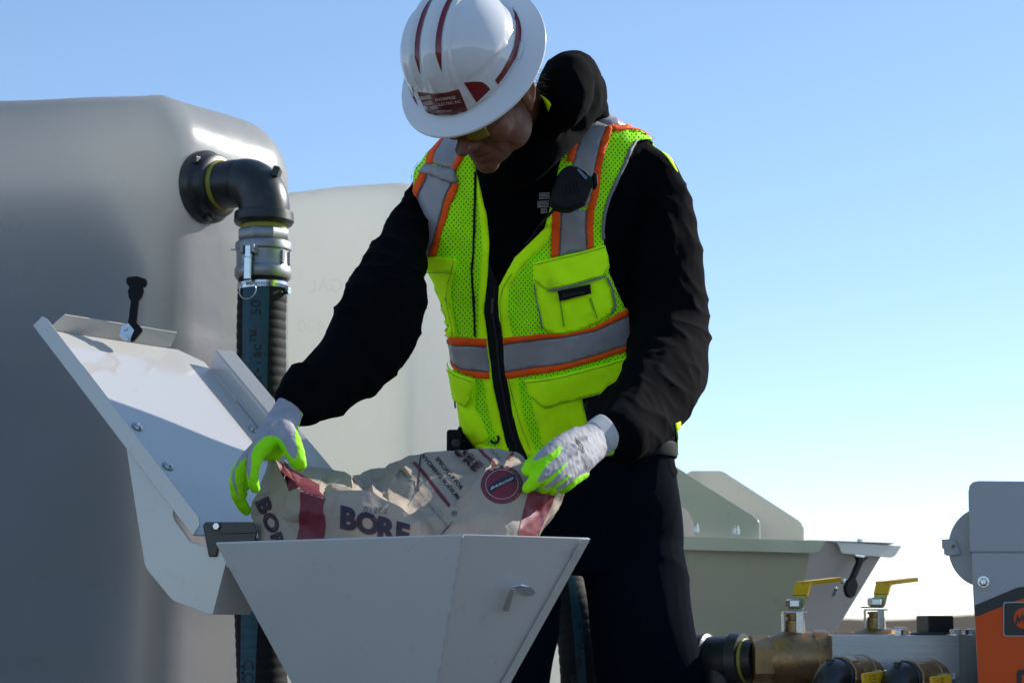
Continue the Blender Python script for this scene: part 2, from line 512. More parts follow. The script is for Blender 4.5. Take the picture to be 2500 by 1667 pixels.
def poly_mat(name, refl, mixf):
    m = bpy.data.materials.new(name); m.use_nodes = True
    t = m.node_tree; p = t.nodes['Principled BSDF']; o = t.nodes['Material Output']
    p.inputs['Roughness'].default_value = 0.32; p.inputs['Base Color'].default_value = (*refl, 1)
    tr = t.nodes.new('ShaderNodeBsdfTranslucent'); tr.inputs[0].default_value = (0.90, 0.89, 0.84, 1)
    mx = t.nodes.new('ShaderNodeMixShader'); mx.inputs[0].default_value = mixf
    t.links.new(p.outputs[0], mx.inputs[1]); t.links.new(tr.outputs[0], mx.inputs[2]); t.links.new(mx.outputs[0], o.inputs[0])
    tc = t.nodes.new('ShaderNodeTexCoord'); n = t.nodes.new('ShaderNodeTexNoise'); n.inputs['Scale'].default_value = 9; n.inputs['Detail'].default_value = 6
    t.links.new(tc.outputs['Object'], n.inputs['Vector'])
    b = t.nodes.new('ShaderNodeBump'); b.inputs['Strength'].default_value = 0.25; b.inputs['Distance'].default_value = 0.01
    t.links.new(n.outputs[0], b.inputs['Height']); t.links.new(b.outputs[0], p.inputs['Normal'])
    r = t.nodes.new('ShaderNodeMapRange'); r.inputs[1].default_value = 0.35; r.inputs[2].default_value = 0.7
    r.inputs[3].default_value = 0.25; r.inputs[4].default_value = 0.42
    t.links.new(n.outputs[0], r.inputs[0]); t.links.new(r.outputs[0], p.inputs['Roughness'])
    return m
M['poly'] = poly_mat('natural_polyethylene', (0.50, 0.49, 0.50), 0.6)
M['poly_lit'] = poly_mat('lit_polyethylene', (0.70, 0.69, 0.66), 0.72)  # same plastic, made paler and more translucent to read as backlit
def faint_print():
    m = bpy.data.materials.new('faint_moulded_print'); m.use_nodes = True
    t = m.node_tree; p = t.nodes['Principled BSDF']; p.inputs['Base Color'].default_value = (0.5, 0.49, 0.46, 1); p.inputs['Alpha'].default_value = 0.08
    return m
M['poly_print'] = faint_print()
M['water'] = mat('dim_water', (0.05, 0.052, 0.07), 0.5, var=0.15, scale=2)

def mesh_cloth(name, col, hole, spacing, hole_r=0.17):
    """knitted mesh: staggered small holes, laid out on the cloth's own UVs"""
    m = bpy.data.materials.new(name); m.use_nodes = True
    t = m.node_tree; p = t.nodes['Principled BSDF']
    p.inputs['Roughness'].default_value = 0.75; p.inputs['Specular IOR Level'].default_value = 0.2
    uv = t.nodes.new('ShaderNodeUVMap'); mp = t.nodes.new('ShaderNodeMapping')
    k = 100/spacing
    mp.inputs['Scale'].default_value = (k*1.1, k*0.92, 1); mp.inputs['Rotation'].default_value = (0, 0, R(43))
    t.links.new(uv.outputs[0], mp.inputs[0])
    vo = t.nodes.new('ShaderNodeTexVoronoi'); vo.voronoi_dimensions = '2D'; vo.inputs['Scale'].default_value = 1; vo.inputs['Randomness'].default_value = 0.12
    t.links.new(mp.outputs[0], vo.inputs['Vector'])
    r = t.nodes.new('ShaderNodeMapRange'); r.inputs[1].default_value = hole_r; r.inputs[2].default_value = hole_r+0.15
    t.links.new(vo.outputs['Distance'], r.inputs[0])
    tc = t.nodes.new('ShaderNodeTexCoord'); n = t.nodes.new('ShaderNodeTexNoise'); n.inputs['Scale'].default_value = 22; n.inputs['Detail'].default_value = 5
    t.links.new(tc.outputs['Object'], n.inputs['Vector'])
    a = t.nodes.new('ShaderNodeMix'); a.data_type = 'RGBA'
    c = V(col); a.inputs[6].default_value = (*(c*0.86), 1); a.inputs[7].default_value = (*(c*1.1), 1)
    t.links.new(n.outputs[0], a.inputs[0])
    x = t.nodes.new('ShaderNodeMix'); x.data_type = 'RGBA'; x.inputs[6].default_value = (*hole, 1)
    t.links.new(r.outputs[0], x.inputs[0]); t.links.new(a.outputs[2], x.inputs[7]); t.links.new(x.outputs[2], p.inputs['Base Color'])
    b = t.nodes.new('ShaderNodeBump'); b.inputs['Strength'].default_value = 0.5; b.inputs['Distance'].default_value = 0.0015
    t.links.new(r.outputs[0], b.inputs['Height']); t.links.new(b.outputs[0], p.inputs['Normal'])
    return m
M['lime_mesh'] = mesh_cloth('lime_mesh_cloth', (0.56, 1.35, 0.006), (0.03, 0.13, 0.006), 8.2, 0.15)
M['orange_mesh'] = mesh_cloth('orange_mesh_trim', (1.25, 0.14, 0.012), (0.6, 0.05, 0.01), 7.0, 0.06)

def glove_mat():
    """grey knit with a dipped lime coating: the vertex attribute 'coat' says where the coating ends"""
    m = bpy.data.materials.new('dipped_glove'); m.use_nodes = True
    t = m.node_tree; p = t.nodes['Principled BSDF']
    at = t.nodes.new('ShaderNodeAttribute'); at.attribute_name = 'coat'
    r = t.nodes.new('ShaderNodeMapRange'); r.inputs[1].default_value = -0.7; r.inputs[2].default_value = 0.7
    t.links.new(at.outputs['Fac'], r.inputs[0])
    tc = t.nodes.new('ShaderNodeTexCoord')
    n = t.nodes.new('ShaderNodeTexNoise'); n.inputs['Scale'].default_value = 35; n.inputs['Detail'].default_value = 6
    t.links.new(tc.outputs['Object'], n.inputs['Vector'])
    k = t.nodes.new('ShaderNodeMix'); k.data_type = 'RGBA'
    k.inputs[6].default_value = (0.30, 0.29, 0.31, 1); k.inputs[7].default_value = (0.48, 0.47, 0.50, 1)
    t.links.new(n.outputs[0], k.inputs[0])
    l = t.nodes.new('ShaderNodeMix'); l.data_type = 'RGBA'
    l.inputs[6].default_value = (0.26, 0.75, 0.004, 1); l.inputs[7].default_value = (0.50, 1.2, 0.006, 1)
    t.links.new(n.outputs[0], l.inputs[0])
    x = t.nodes.new('ShaderNodeMix'); x.data_type = 'RGBA'
    t.links.new(r.outputs[0], x.inputs[0]); t.links.new(k.outputs[2], x.inputs[6]); t.links.new(l.outputs[2], x.inputs[7])
    t.links.new(x.outputs[2], p.inputs['Base Color'])
    p.inputs['Roughness'].default_value = 0.7; p.inputs['Specular IOR Level'].default_value = 0.25
    w = t.nodes.new('ShaderNodeTexWave'); w.inputs['Scale'].default_value = 140; w.inputs['Distortion'].default_value = 1.5; w.bands_direction = 'DIAGONAL'
    t.links.new(tc.outputs['Object'], w.inputs['Vector'])
    b = t.nodes.new('ShaderNodeBump'); b.inputs['Strength'].default_value = 0.25; b.inputs['Distance'].default_value = 0.001
    t.links.new(w.outputs[0], b.inputs['Height']); t.links.new(b.outputs[0], p.inputs['Normal'])
    return m
M['glove'] = glove_mat()
M['cuff'] = mat('glove_cuff_knit', (0.55, 0.54, 0.53), 0.8, var=0.08, scale=60, bump=0.4, bscale=400, spec=0.2)

# ------------------------------------------------------------------ setting: ground, hill
def ground():
    b = bmesh.new()
    n = 60
    vs = {}
    for i in range(n+1):
        for j in range(n+1):
            a = (i/n*2-1); c = (j/n*2-1)
            x = math.copysign(abs(a)**3, a)*1500; y = math.copysign(abs(c)**3, c)*1500
            d = math.hypot(x, y)
            z = 0.0 if d < 12 else 0.12*noise.noise(V((x*0.06, y*0.06, 0)))*min(1, (d-12)/20)
            vs[i, j] = b.verts.new((x, y, z))
    for i in range(n):
        for j in range(n): b.faces.new((vs[i, j], vs[i+1, j], vs[i+1, j+1], vs[i, j+1]))
    o = obj('ground', b, M['soil'], smooth=180); o['kind'] = 'structure'
    vs, fs = [], []
    m = 90
    for i in range(m+1):
        x = -260+i*7.0
        h = 2.6+1.2*noise.noise(V((x*0.02, 3, 0)))+0.5*noise.noise(V((x*0.11, 7, 0)))
        h += 2.2*max(0, min(1, (x-92)/40))
        for (y, z) in ((400, -1.0), (430, h*0.55), (455, h), (520, h*0.9), (640, -1.0)):
            vs.append((x*(y/455), y, z+0.15*noise.noise(V((x*0.5, y, 0)))))
    for i in range(m):
        for k in range(4):
            a = i*5+k; fs.append((a, a+5, a+6, a+1))
    o = obj('hill', (vs, fs), M['hill'], smooth=60); o['kind'] = 'structure'
ground()

# trailer deck the man and the equipment stand on (just below the picture)
DZ = 0.72
dk = thing('trailer', (0.2, 5.0, 0), 'black steel equipment trailer deck carrying the tanks and hoppers', 'trailer')
obj('deck', box((0.25, 5.1, DZ-0.03), (4.6, 4.4, 0.06)), M['deck'], dk, bevel=0.004)
for x in (-1.2, 1.7):
    obj('frame_beam', box((x, 5.1, DZ-0.14), (0.1, 4.6, 0.16)), M['black_steel'], dk, bevel=0.004)
for x in (-2.2, 2.7):
    for y in (4.6, 5.6):
        w = obj('wheel', lathe((x-0.1, y, 0.36), (1, 0, 0), [(0, 0.24), (0.0, 0.33), (0.03, 0.36), (0.17, 0.36), (0.2, 0.33), (0.2, 0.24)], 36), M['black_rubber'], dk)
        obj('rim', lathe((x-0.105, y, 0.36), (1, 0, 0), [(0, 0.05), (0.02, 0.2), (0, 0.235), (0.21, 0.235), (0.19, 0.2), (0.21, 0.05)], 28), M['grey_paint'], w)

# ------------------------------------------------------------------ poly tanks
def tank_geo(plan, radii, z0, z1, fillet, seam=None, seed=0):
    pts = roundpoly([V((x, y, 0)) for x, y in plan], radii, 9)
    # densify
    dense = []
    n = len(pts)
    for i in range(n):
        a, c = pts[i], pts[(i+1) % n]; k = max(1, int((c-a).length/0.05))
        for j in range(k): dense.append(a+(c-a)*(j/k))
    n = len(dense)
    nor = []
    for i in range(n):
        t = dense[(i+1) % n]-dense[i-1]; nor.append(V((t.y, -t.x, 0)).normalized())
    cen = sum(dense, V())/n
    if sum((dense[i]-cen).dot(nor[i]) for i in range(n)) < 0: nor = [-q for q in nor]
    rings = []
    z = z0
    while z < z1-fillet-0.02:
        rings.append((z, 0.0)); z += 0.045
    for k in range(0, 10):
        a = k/9*math.pi/2
        rings.append((z1-fillet+fillet*math.sin(a), fillet*(1-math.cos(a))))
    vs, fs = [], []
    for z, d in rings:
        for i in range(n):
            p = dense[i]-nor[i]*d
            w = 0.010*noise.noise(V((p.x*2.6+seed, p.y*2.6, z*2.6)))+0.0035*noise.noise(V((p.x*9, p.y*9+seed, z*9)))
            if seam: w += 0.006*math.exp(-((z-seam)/0.016)**2)
            q = p+nor[i]*w
            vs.append(V((q.x, q.y, z+(0.012*noise.noise(V((p.x*3, p.y*3, seed))) if d > 0 else 0))))
    m = len(rings)
    for r in range(m-1):
        for i in range(n):
            j = (i+1) % n
            fs.append((r*n+i, r*n+j, (r+1)*n+j, (r+1)*n+i))
    top = len(vs); vs.append(V((cen.x, cen.y, z1+0.05)))
    for i in range(n): fs.append(((m-1)*n+i, (m-1)*n+(i+1) % n, top))
    return vs, fs, dense, nor

c2 = V((-0.842, 4.86, 0)); TD = V((0.503, 0.864, 0)); TN = V((0.864, -0.503, 0))
far = c2+TD*0.485
tank1 = thing('water_tank', (-1.3, 5.4, DZ), 'big white translucent poly tank with the black elbow fitting at left', 'tank')
plan1 = [(-1.9, 4.99), (-1.104, 4.90), (c2.x, c2.y), (far.x, far.y), (-0.72, 6.0), (-1.7, 6.2), (-2.0, 5.9)]
g = tank_geo(plan1, [0.15, 0.10, 0.09, 0.08, 0.25, 0.25, 0.2], DZ+0.003, 2.757, 0.17, seam=P(60, 858, 4.9).z, seed=1.7)
T1 = bvh_of(g[:2])
shell = obj('tank_shell', g[:2], M['poly'], tank1, smooth=180)
wlev = P(300, 500, 4.95).z
wp = [V((x, y, 0)) for x, y in plan1]; cc = sum(wp, V())/len(wp)
wv = [cc+(p-cc)*0.905 for p in wp]; wt = [cc+(p-cc)*0.74 for p in wp]; nw = len(wp)  # water shaped narrower at the top so its shade on the shell fades
obj('water', (
    [V((p.x, p.y, DZ+0.03)) for p in wv]+[V((p.x, p.y, wlev-0.16)) for p in wv]+[V((p.x, p.y, wlev+0.06)) for p in wt],
    [tuple(range(nw)), tuple(range(2*nw, 3*nw))]+[(r*nw+i, r*nw+(i+1) % nw, (r+1)*nw+(i+1) % nw, (r+1)*nw+i) for r in (0, 1) for i in range(nw)]), M['water'], tank1, smooth=0)
print_text('moulded_lettering', 'GALLONS', (-78, 548), (62, 1), (0, -62), T1, 0.0008, M['poly_print'], tank1, mirror=True, Yg=4.9)

tank2 = thing('water_tank', (-0.3, 6.7, DZ), 'pale sunlit poly tank standing behind the man\'s outstretched arm', 'tank')
plan2 = [(-1.25, 6.17), (-0.672, 5.93), (-0.318, 5.78), (0.18, 6.35), (0.2, 7.1), (-0.4, 7.6), (-1.2, 7.2)]
g2 = tank_geo(plan2, [0.1, 0.5, 0.07, 0.12, 0.2, 0.2, 0.2], DZ+0.003, 2.705, 0.05, seed=9.1)
T2 = bvh_of(g2[:2])
obj('tank_shell', g2[:2], M['poly_lit'], tank2, smooth=180)
print_text('moulded_lettering', 'GAL', (795, 700), (46, -2), (0, -46), T2, 0.0008, M['poly_print'], tank2, mirror=True, Yg=5.9)
print_text('moulded_lettering', '400', (760, 797), (46, -2), (0, -46), T2, 0.0008, M['poly_print'], tank2, mirror=True, Yg=5.9)

# bulkhead fitting on tank 1
fp = c2+TD*0.118; FZ = P(512, 458, 4.96).z
fc = V((fp.x, fp.y, FZ))
fl = obj('bulkhead_flange', lathe(fc-TN*0.01, TN, [(0, 0.09), (0.012, 0.094), (0.03, 0.093), (0.036, 0.086), (0.038, 0.083), (0.058, 0.080), (0.062, 0.074), (0.064, 0.060)], 48), M['black_plastic'], tank1)
for k in range(3):
    w = k*math.pi*2/3+0.35
    a, b_, _ = frame(TN)
    q = fc+TN*0.024+(a*math.cos(w)+b_*math.sin(w))*0.086
    obj('lug', box(q, (0.02, 0.02, 0.018), Matrix((a, b_, TN)).transposed()), M['black_plastic'], fl, bevel=0.003)

# ------------------------------------------------------------------ suction hose hanging from the elbow
HX, HY = -0.619, 4.878
hk = HY/FOC
hose = thing('suction_hose', (HX, HY, DZ), 'black ribbed suction hose with teal stripe and cam coupling below the tank elbow', 'hose')
zz = lambda y: P(636, y, HY).z
ax0 = V((HX, HY, 0))
el = []
e0 = fc+TN*0.05; e1 = V((HX, HY, FZ))
L = (e1-e0).length
for t in (0, 0.35): el.append(e0+(e1-e0)*t)
rb = 0.075
cb = e1-TN*rb+V((0, 0, -rb))
for k in range(0, 9):
    a = k/8*math.pi/2
    el.append(cb+TN*rb*math.sin(a)+V((0, 0, rb))*math.cos(a))
el.append(V((HX, HY, zz(522))))
elbow = obj('elbow', tube([(p.x, p.y, p.z, 0.060+0.004*min(1, i/4), 0.060+0.004*min(1, i/4)) for i, p in enumerate(el)], n=36, sub=3, view=V((TN.y, -TN.x, 0)), round_end=False), M['black_plastic'], hose, smooth=60)
obj('thread_seal_tape', lathe(e0-TN*0.002, TN, [(0, 0.060), (0.002, 0.064), (0.012, 0.0645), (0.016, 0.060)], 40), M['tape_yellow'], hose)
obj('elbow_collar', lathe((HX, HY, zz(517)), (0, 0, -1), [(0, 0.060), (0.002, 0.073), (0.026, 0.075), (0.034, 0.070), (0.036, 0.055)], 40), M['black_plastic'], hose, bevel=0.002)
q = P(675, 423, HY-0.01)
obj('elbow_lug', box(q, (0.018, 0.05, 0.028), Matrix.Rotation(R(18), 3, 'Y')), M['black_plastic'], hose, bevel=0.004)
obj('thread_seal_tape', lathe((HX, HY, zz(550)), (0, 0, -1), [(0, 0.057), (0.012, 0.0585), (0.016, 0.056)], 36), M['tape_yellow'], hose)
obj('pipe_nipple', lathe((HX, HY, zz(535)), (0, 0, -1), [(0, 0.056), (0.04, 0.056), (0.045, 0.055)], 36), M['black_plastic'], hose)
cp = obj('cam_coupler', geo_join(
    lathe((HX, HY, zz(562)), (0, 0, -1), [(0, 0.058), (0.001, 0.064), (0.005, 0.0665), (0.026, 0.0665), (0.030, 0.064), (0.031, 0.05)], 8, rot=0.3),
    lathe((HX, HY, zz(591)), (0, 0, -1), [(0, 0.060), (0.002, 0.068), (0.006, 0.070), (0.022, 0.070), (0.026, 0.0665), (0.062, 0.0665), (0.066, 0.068), (0.070, 0.0705), (0.086, 0.0705), (0.094, 0.067), (0.096, 0.058)], 44)),
    M['alu'], hose, smooth=40, bevel=0.0012)
for w in (0.9, 1.35, 2.2, -0.6, -2.2):
    d = V((math.sin(w), -math.cos(w), 0))
    obj('coupler_rib', box(ax0+d*0.066+V((0, 0, zz(634))), (0.010, 0.012, 0.034), Matrix.Rotation(w, 3, 'Z')), M['alu'], cp, bevel=0.002)
wl = -0.34
d = V((math.sin(wl), -math.cos(wl), 0)); sd = V((math.cos(wl), math.sin(wl), 0))
RL = Matrix.Rotation(wl, 3, 'Z')
for s in (-1, 1):
    obj('lever_ear', box(ax0+d*0.077+sd*0.015*s+V((0, 0, zz(622))), (0.008, 0.026, 0.022), RL), M['alu'], cp, bevel=0.003)
obj('pivot_pin', cyl(ax0+d*0.081-sd*0.047+V((0, 0, zz(621))), ax0+d*0.081+sd*0.028+V((0, 0, zz(622))), 0.0017, 10), M['steel'], cp)
obj('cam_lever', geo_join(box(ax0+d*0.079+V((0, 0, zz(628))), (0.017, 0.014, 0.034), RL), box(ax0+d*0.083+V((0, 0, zz(668))), (0.019, 0.009, 0.058), RL)), M['zinc'], cp, bevel=0.003)
def torus(c, n, r, rr, k=28, m=8):
    a, b_, d_ = frame(n); vs, fs = [], []
    for i in range(k):
        w = 2*math.pi*i/k; u = a*math.cos(w)+b_*math.sin(w)
        for j in range(m):
            v = 2*math.pi*j/m
            vs.append(V(c)+u*(r+rr*math.cos(v))+d_*rr*math.sin(v))
    for i in range(k):
        for j in range(m):
            fs.append((i*m+j, ((i+1) % k)*m+j, ((i+1) % k)*m+(j+1) % m, i*m+(j+1) % m))
    return vs, fs
obj('pull_ring', torus(ax0+d*0.083+V((0.001, 0, zz(721))), V((d.x, d.y, 0.15)), 0.0225, 0.0013), M['steel'], cp, smooth=180)
# ribbed hose
def hose_geo(path, r0, pitch, amp, n=40):
    vs, fs = [], []; L = 0; rings = 0
    for i, p in enumerate(path):
        if i: L += (path[i]-path[i-1]).length
        t = (path[min(i+1, len(path)-1)]-path[max(i-1, 0)]).normalized()
        a, b_, _ = frame(t, V((0, 1, 0)))
        r = r0*(1+amp*(abs(math.sin(math.pi*L/pitch))**0.6-0.6))
        for k in range(n):
            w = 2*math.pi*k/n
            vs.append(p+(a*math.cos(w)+b_*math.sin(w))*r)
        rings += 1
    for i in range(rings-1):
        for k in range(n):
            k2 = (k+1) % n; fs.append((i*n+k, i*n+k2, (i+1)*n+k2, (i+1)*n+k))
    return vs, fs
ctrl = [(HX, HY, zz(672)), (HX-0.002, HY, zz(800)), (HX+0.002, HY+0.0, zz(1000)), (HX-0.002, HY, zz(1300)), (HX+0.012, HY, zz(1600)), (HX+0.03, HY, zz(1900)), (HX+0.06, HY-0.02, DZ+0.10)]
path = [V(p) for p in catmull(ctrl, 60)]
hg = hose_geo(path, 0.0605, 0.0235, 0.03)
HB = bvh_of(hg)
hbody = obj('hose_body', hg, M['black_rubber'], hose, smooth=180)
drape('printed_stripe', [(594, 690), (658, 690), (655, 800), (652, 950), (650, 1200), (640, 1400), (627, 1560), (622, 1690), (586, 1690), (588, 1560), (590, 1400), (592, 1200), (593, 950), (592, 800)], HB, 0.0006, M['teal'], hose, step=9, thick=0, Yg=HY)
print_text('hose_lettering', 'Tiger-Vac\u2122 150', (626, 862), (0, -39), (-38, 0), HB, 0.0012, M['hose_print'], hose, bold=0.02, Yg=HY)
print_text('hose_lettering', 'OD', (608, 1640), (0, -40), (-38, 0), HB, 0.0012, M['hose_print'], hose, bold=0.0, Yg=HY)
clz = zz(701)
obj('hose_clamp', lathe((HX, HY, clz+0.008), (0.03, 0, -1), [(0, 0.0622), (0, 0.0636), (0.0155, 0.0636), (0.0155, 0.0622)], 48), M['zinc'], hose, smooth=40)
for k in range(34):
    w = -0.55+k*0.062
    if 0.42 < w < 0.62: continue
    dd = V((math.sin(w), -math.cos(w), 0))
    obj('clamp_slot', box(ax0+dd*0.0637+V((0, 0, clz-0.001-0.03*dd.x*0.06)), (0.0021, 0.0012, 0.0085), Matrix.Rotation(w, 3, 'Z')), M['black_steel'], hose, smooth=0)
obj('clamp_screw', geo_join(cyl(P(690, 712, HY-0.02), P(707, 711, HY-0.03), 0.0085, 6), cyl(P(678, 712, HY-0.03), P(692, 712, HY-0.02), 0.0065, 12)), M['zinc'], hose, bevel=0.001)

# a second hose beyond the man's legs
h2 = thing('suction_hose', (0.17, 4.95, DZ), 'second black hose with teal stripe behind the man\'s legs', 'hose')
ctrl = [(0.10, 5.1, P(1380, 1180, 5.1).z), (0.125, 5.0, P(1380, 1400, 5.0).z), (0.16, 4.95, P(1400, 1520, 4.95).z), (0.175, 4.93, P(1420, 1667, 4.93).z), (0.20, 4.95, DZ+0.06)]
path = [V(p) for p in catmull(ctrl, 50)]
hg2 = hose_geo(path, 0.056, 0.0235, 0.03)
HB2 = bvh_of(hg2)
obj('hose_body', hg2, M['black_rubber'], h2, smooth=180)
drape('printed_stripe', [(1385, 1400), (1402, 1400), (1422, 1520), (1434, 1690), (1412, 1690), (1398, 1520)], HB2, 0.0006, M['teal'], h2, step=8, thick=0, Yg=4.95)
print_text('hose_lettering', 'Tiger-Vac\u2122', (1416, 1590), (5, -34), (-26, -4), HB2, 0.0012, M['hose_print'], h2, bold=0.02, Yg=4.95)

# ------------------------------------------------------------------ the open mixing hopper
C = P(1130, 1305, 3.45); ZR = C.z
def onz(px, py, z):
    d = ray(px, py); return CAM+d*((z-CAM.z)/d.z)
Lc = onz(525, 1325, ZR); Rc = onz(1440, 1314, ZR)
HD = V((0.59, 0.807, 0)).normalized()
Lb = Lc+HD*0.50; Rb = V((0.135, 3.87, ZR))
apex = P(978, 2155, 3.78)
hop = thing('mixing_hopper', (apex.x, apex.y, DZ), 'white steel pyramid hopper with its lid open, the paper bag inside', 'hopper')
def hopper_geo(ring, apex, t):
    n = len(ring); low = [p+(apex-p)*t for p in ring]
    return list(ring)+low, [(i, (i+1) % n, (i+1) % n+n, i+n) for i in range(n)]
hb = obj('hopper_body', hopper_geo([Lc, C, Rc, Rb, Lb], apex, 0.86), M['white_paint'], hop, smooth=0)
nv = sum((p.normal.dot(p.center-apex) for p in hb.data.polygons))
mod = hb.modifiers.new('sheet', 'SOLIDIFY'); mod.thickness = 0.004; mod.offset = -1; mod.use_even_offset = True
mod = hb.modifiers.new('bevel', 'BEVEL'); mod.width = 0.0035; mod.segments = 3; mod.limit_method = 'ANGLE'; mod.angle_limit = R(25); mod.harden_normals = False
for p in hb.data.polygons: p.use_smooth = True
hb.data.set_sharp_from_angle(angle=R(20))
nf = (apex-C).cross(Rc-C).normalized()
if nf.y > 0: nf = -nf
plate('edge_flange', [(1440, 1313.5), (1420, 1314.5), (1215, 1680), (1236, 1680)], C+nf*0.003, nf, 0.003, M['white_paint'], hop, bevel=0.001)
# weld bead down the front corner
wb = []
for i in range(60):
    p = C+(apex-C)*(0.004+0.84*i/59)
    r = 0.0022+0.0007*math.sin(i*2.3)+0.0004*math.sin(i*5.1)
    wb.append((p.x, p.y-0.0005, p.z, r, r))
obj('weld_bead', tube(wb, n=8, sub=2), M['white_paint'], hop, smooth=180)
# outlet
low = apex+V((0, 0, 0.09))
obj('outlet_pipe', lathe(low+V((0, 0, 0.03)), (0, 0, -1), [(0, 0.09), (0.02, 0.095), (0.05, 0.06), (low.z+0.03-DZ, 0.06)], 32), M['black_steel'], hop)
for s in (-1, 1):
    obj('support_leg', box((apex.x+0.13*s, apex.y+0.14, (DZ+ZR-0.42)/2), (0.05, 0.05, ZR-0.42-DZ)), M['white_paint'], hop, bevel=0.003)
# keeper for the lid latch
plate('latch_keeper', [(1246, 1433), (1254, 1437), (1240, 1489), (1227, 1489), (1227, 1484)], C+nf*0.012, nf, 0.004, M['zinc'], hop, bevel=0.0008)
wg = (nf+V((0, 0, 0.9))).normalized()
plate('latch_keeper', [(1252, 1429), (1272, 1425), (1296, 1431), (1306, 1442), (1300, 1449), (1284, 1450), (1264, 1441)], onplane(1275, 1437, C+nf*0.02, nf), (nf*0.4+V((0, 0, -1))).normalized(), 0.003, M['steel'], hop, bevel=0.0008)

# lid
D0, A0 = P(475, 1305, 3.88), P(85, 800, 4.158)
UL = (A0-D0); UL = (UL-HD*UL.dot(HD)).normalized()
NL = UL.cross(HD).normalized()
if NL.x < 0: NL = -NL
def LQ(s, t, h=0.0): return D0+HD*s+UL*t+NL*h
LW, LL = 0.47, (A0-D0).dot(UL)
lid = hb_lid = obj('lid', ([LQ(0, 0)], []), M['white_paint'], hop, smooth=0)
bpy.data.objects.remove(lid)
loop = [LQ(0.002, 0.0), LQ(LW, 0.0), LQ(LW, LL-0.035), LQ(LW-0.06, LL), LQ(0.002, LL)]
lid = plate3('lid', [loop], -NL, 0.003, M['gloss_white'], hop)
fl_n = [LQ(0, 0.0, -0.003), LQ(0, 0, 0.024), LQ(0, 0.014, 0.034), LQ(0, LL-0.012, 0.034), LQ(0, LL+0.004, 0.028), LQ(0, LL+0.012, -0.003)]
plate3('lid_flange', [fl_n], -HD, 0.003, M['white_paint'], lid)
fl_t = [LQ(0.03, LL, 0.0), LQ(0.055, LL+0.006, 0.04), LQ(0.385, LL+0.006, 0.04), LQ(0.385, LL, 0.004), LQ(0.35, LL, -0.002)]
plate3('lid_flange', [fl_t], UL, 0.003, M['white_paint'], lid)
fl_f = [LQ(LW, 0.02, 0.0), LQ(LW, 0.0, 0.04), LQ(LW, LL-0.045, 0.04), LQ(LW, LL-0.06, 0.0)]
plate3('lid_flange', [fl_f], HD, 0.003, M['gloss_white'], lid)
lip = [LQ(LW, 0.0, 0.04), LQ(LW+0.035, 0.01, 0.055), LQ(LW+0.035, LL-0.06, 0.055), LQ(LW, LL-0.045, 0.04)]
plate3('lid_flange', [lip], NL, 0.003, M['white_paint'], lid)
FPL = D0+HD*0.012
fin = [(314, 1088), (312, 1096), (356, 1377), (362, 1390), (420, 1461), (430, 1468), (512, 1500), (523, 1500), (553, 1383), (570, 1345), (506, 1334), (468, 1321), (431, 1271), (426, 1257), (428, 1238), (400, 1206)]
plate('lid_fin', fin, FPL, -HD, 0.004, M['white_paint'], lid, bevel=0.0015)
e0_, e1_ = onplane(523, 1500, FPL, HD), onplane(553, 1383, FPL, HD)
wn_ = (e1_-e0_).cross(HD).normalized()
plate3('lid_fin', [[e0_, e1_, e1_+HD*0.11, e0_+HD*0.10]], wn_, 0.004, M['white_paint'], lid, bevel=0.0015)
fin3 = [onplane(x, y, FPL, HD)+HD*0.43 for x, y in fin]
plate3('lid_fin', [fin3], -HD, 0.004, M['white_paint'], lid, bevel=0.0015)
def dome(name, p, n, r, h, m, parent):
    return obj(name, lathe(p, n, [(0, r), (h*0.35, r*0.95), (h*0.7, r*0.72), (h*0.95, r*0.35), (h, r*0.05)], 20), m, parent, smooth=180)
for x, y in ((334, 1043), (409, 1139), (618, 1049)):
    dome('lid_bolt', onplane(x, y, D0, NL)+NL*0.001, NL, 0.0125, 0.007, M['steel'], lid)
# rubber draw latch on the lid
lp = LQ(0.19, LL+0.012, 0.02)
ln = V((0.1, -1, 0.1)).normalized()
lt = obj('latch', ([(0, 0, 0)], []), M['black_rubber'], lid); bpy.data.objects.remove(lt)
lt = plate('latch_strap', [(309, 684), (313, 679), (335, 677), (357, 684), (362, 691), (359, 700), (352, 704), (353, 716), (348, 728), (341, 738), (336, 790), (349, 806), (349, 811), (328, 836), (306, 835), (290, 818), (300, 800), (314, 788), (320, 738), (315, 728), (313, 714), (317, 702), (310, 695)], lp, ln, 0.013, M['black_rubber'], lid, bevel=0.0045)
plate('latch_plate', [(296, 796), (313, 788), (328, 806), (321, 822), (318, 833), (304, 832), (290, 819)], lp+ln*0.015, ln, 0.002, M['zinc'], lt, bevel=0.0008)
q = onplane(308, 804, lp, ln)+ln*0.017
obj('latch_bolt', cyl(q, q+ln*0.007, 0.0075, 6), M['zinc'], lt, bevel=0.001)
q = onplane(315, 829, lp, ln)+ln*0.015
obj('latch_bolt', cyl(q, q+ln*0.006, 0.0045, 12), M['steel'], lt, bevel=0.001)
# hinge bracket
hp = P(560, 1300, 3.85); hn = V((-0.25, -0.97, 0)).normalized()
hg_ = plate('hinge_bracket', [(497, 1281), (504, 1275), (621, 1275), (629, 1301), (624, 1327), (538, 1330), (531, 1358), (512, 1359), (504, 1318)], hp, hn, 0.006, M['black_steel'], hop, bevel=0.002)
plate('hinge_leaf', [(501, 1274), (621, 1274), (629, 1300), (548, 1303), (520, 1294)], hp+hn*0.007, hn, 0.003, M['black_steel'], hg_, bevel=0.001)
q = onplane(535, 1285, hp, hn)+hn*0.010
obj('hinge_bolt', cyl(q, q+hn*0.006, 0.0075, 6), M['zinc'], hg_, bevel=0.001)

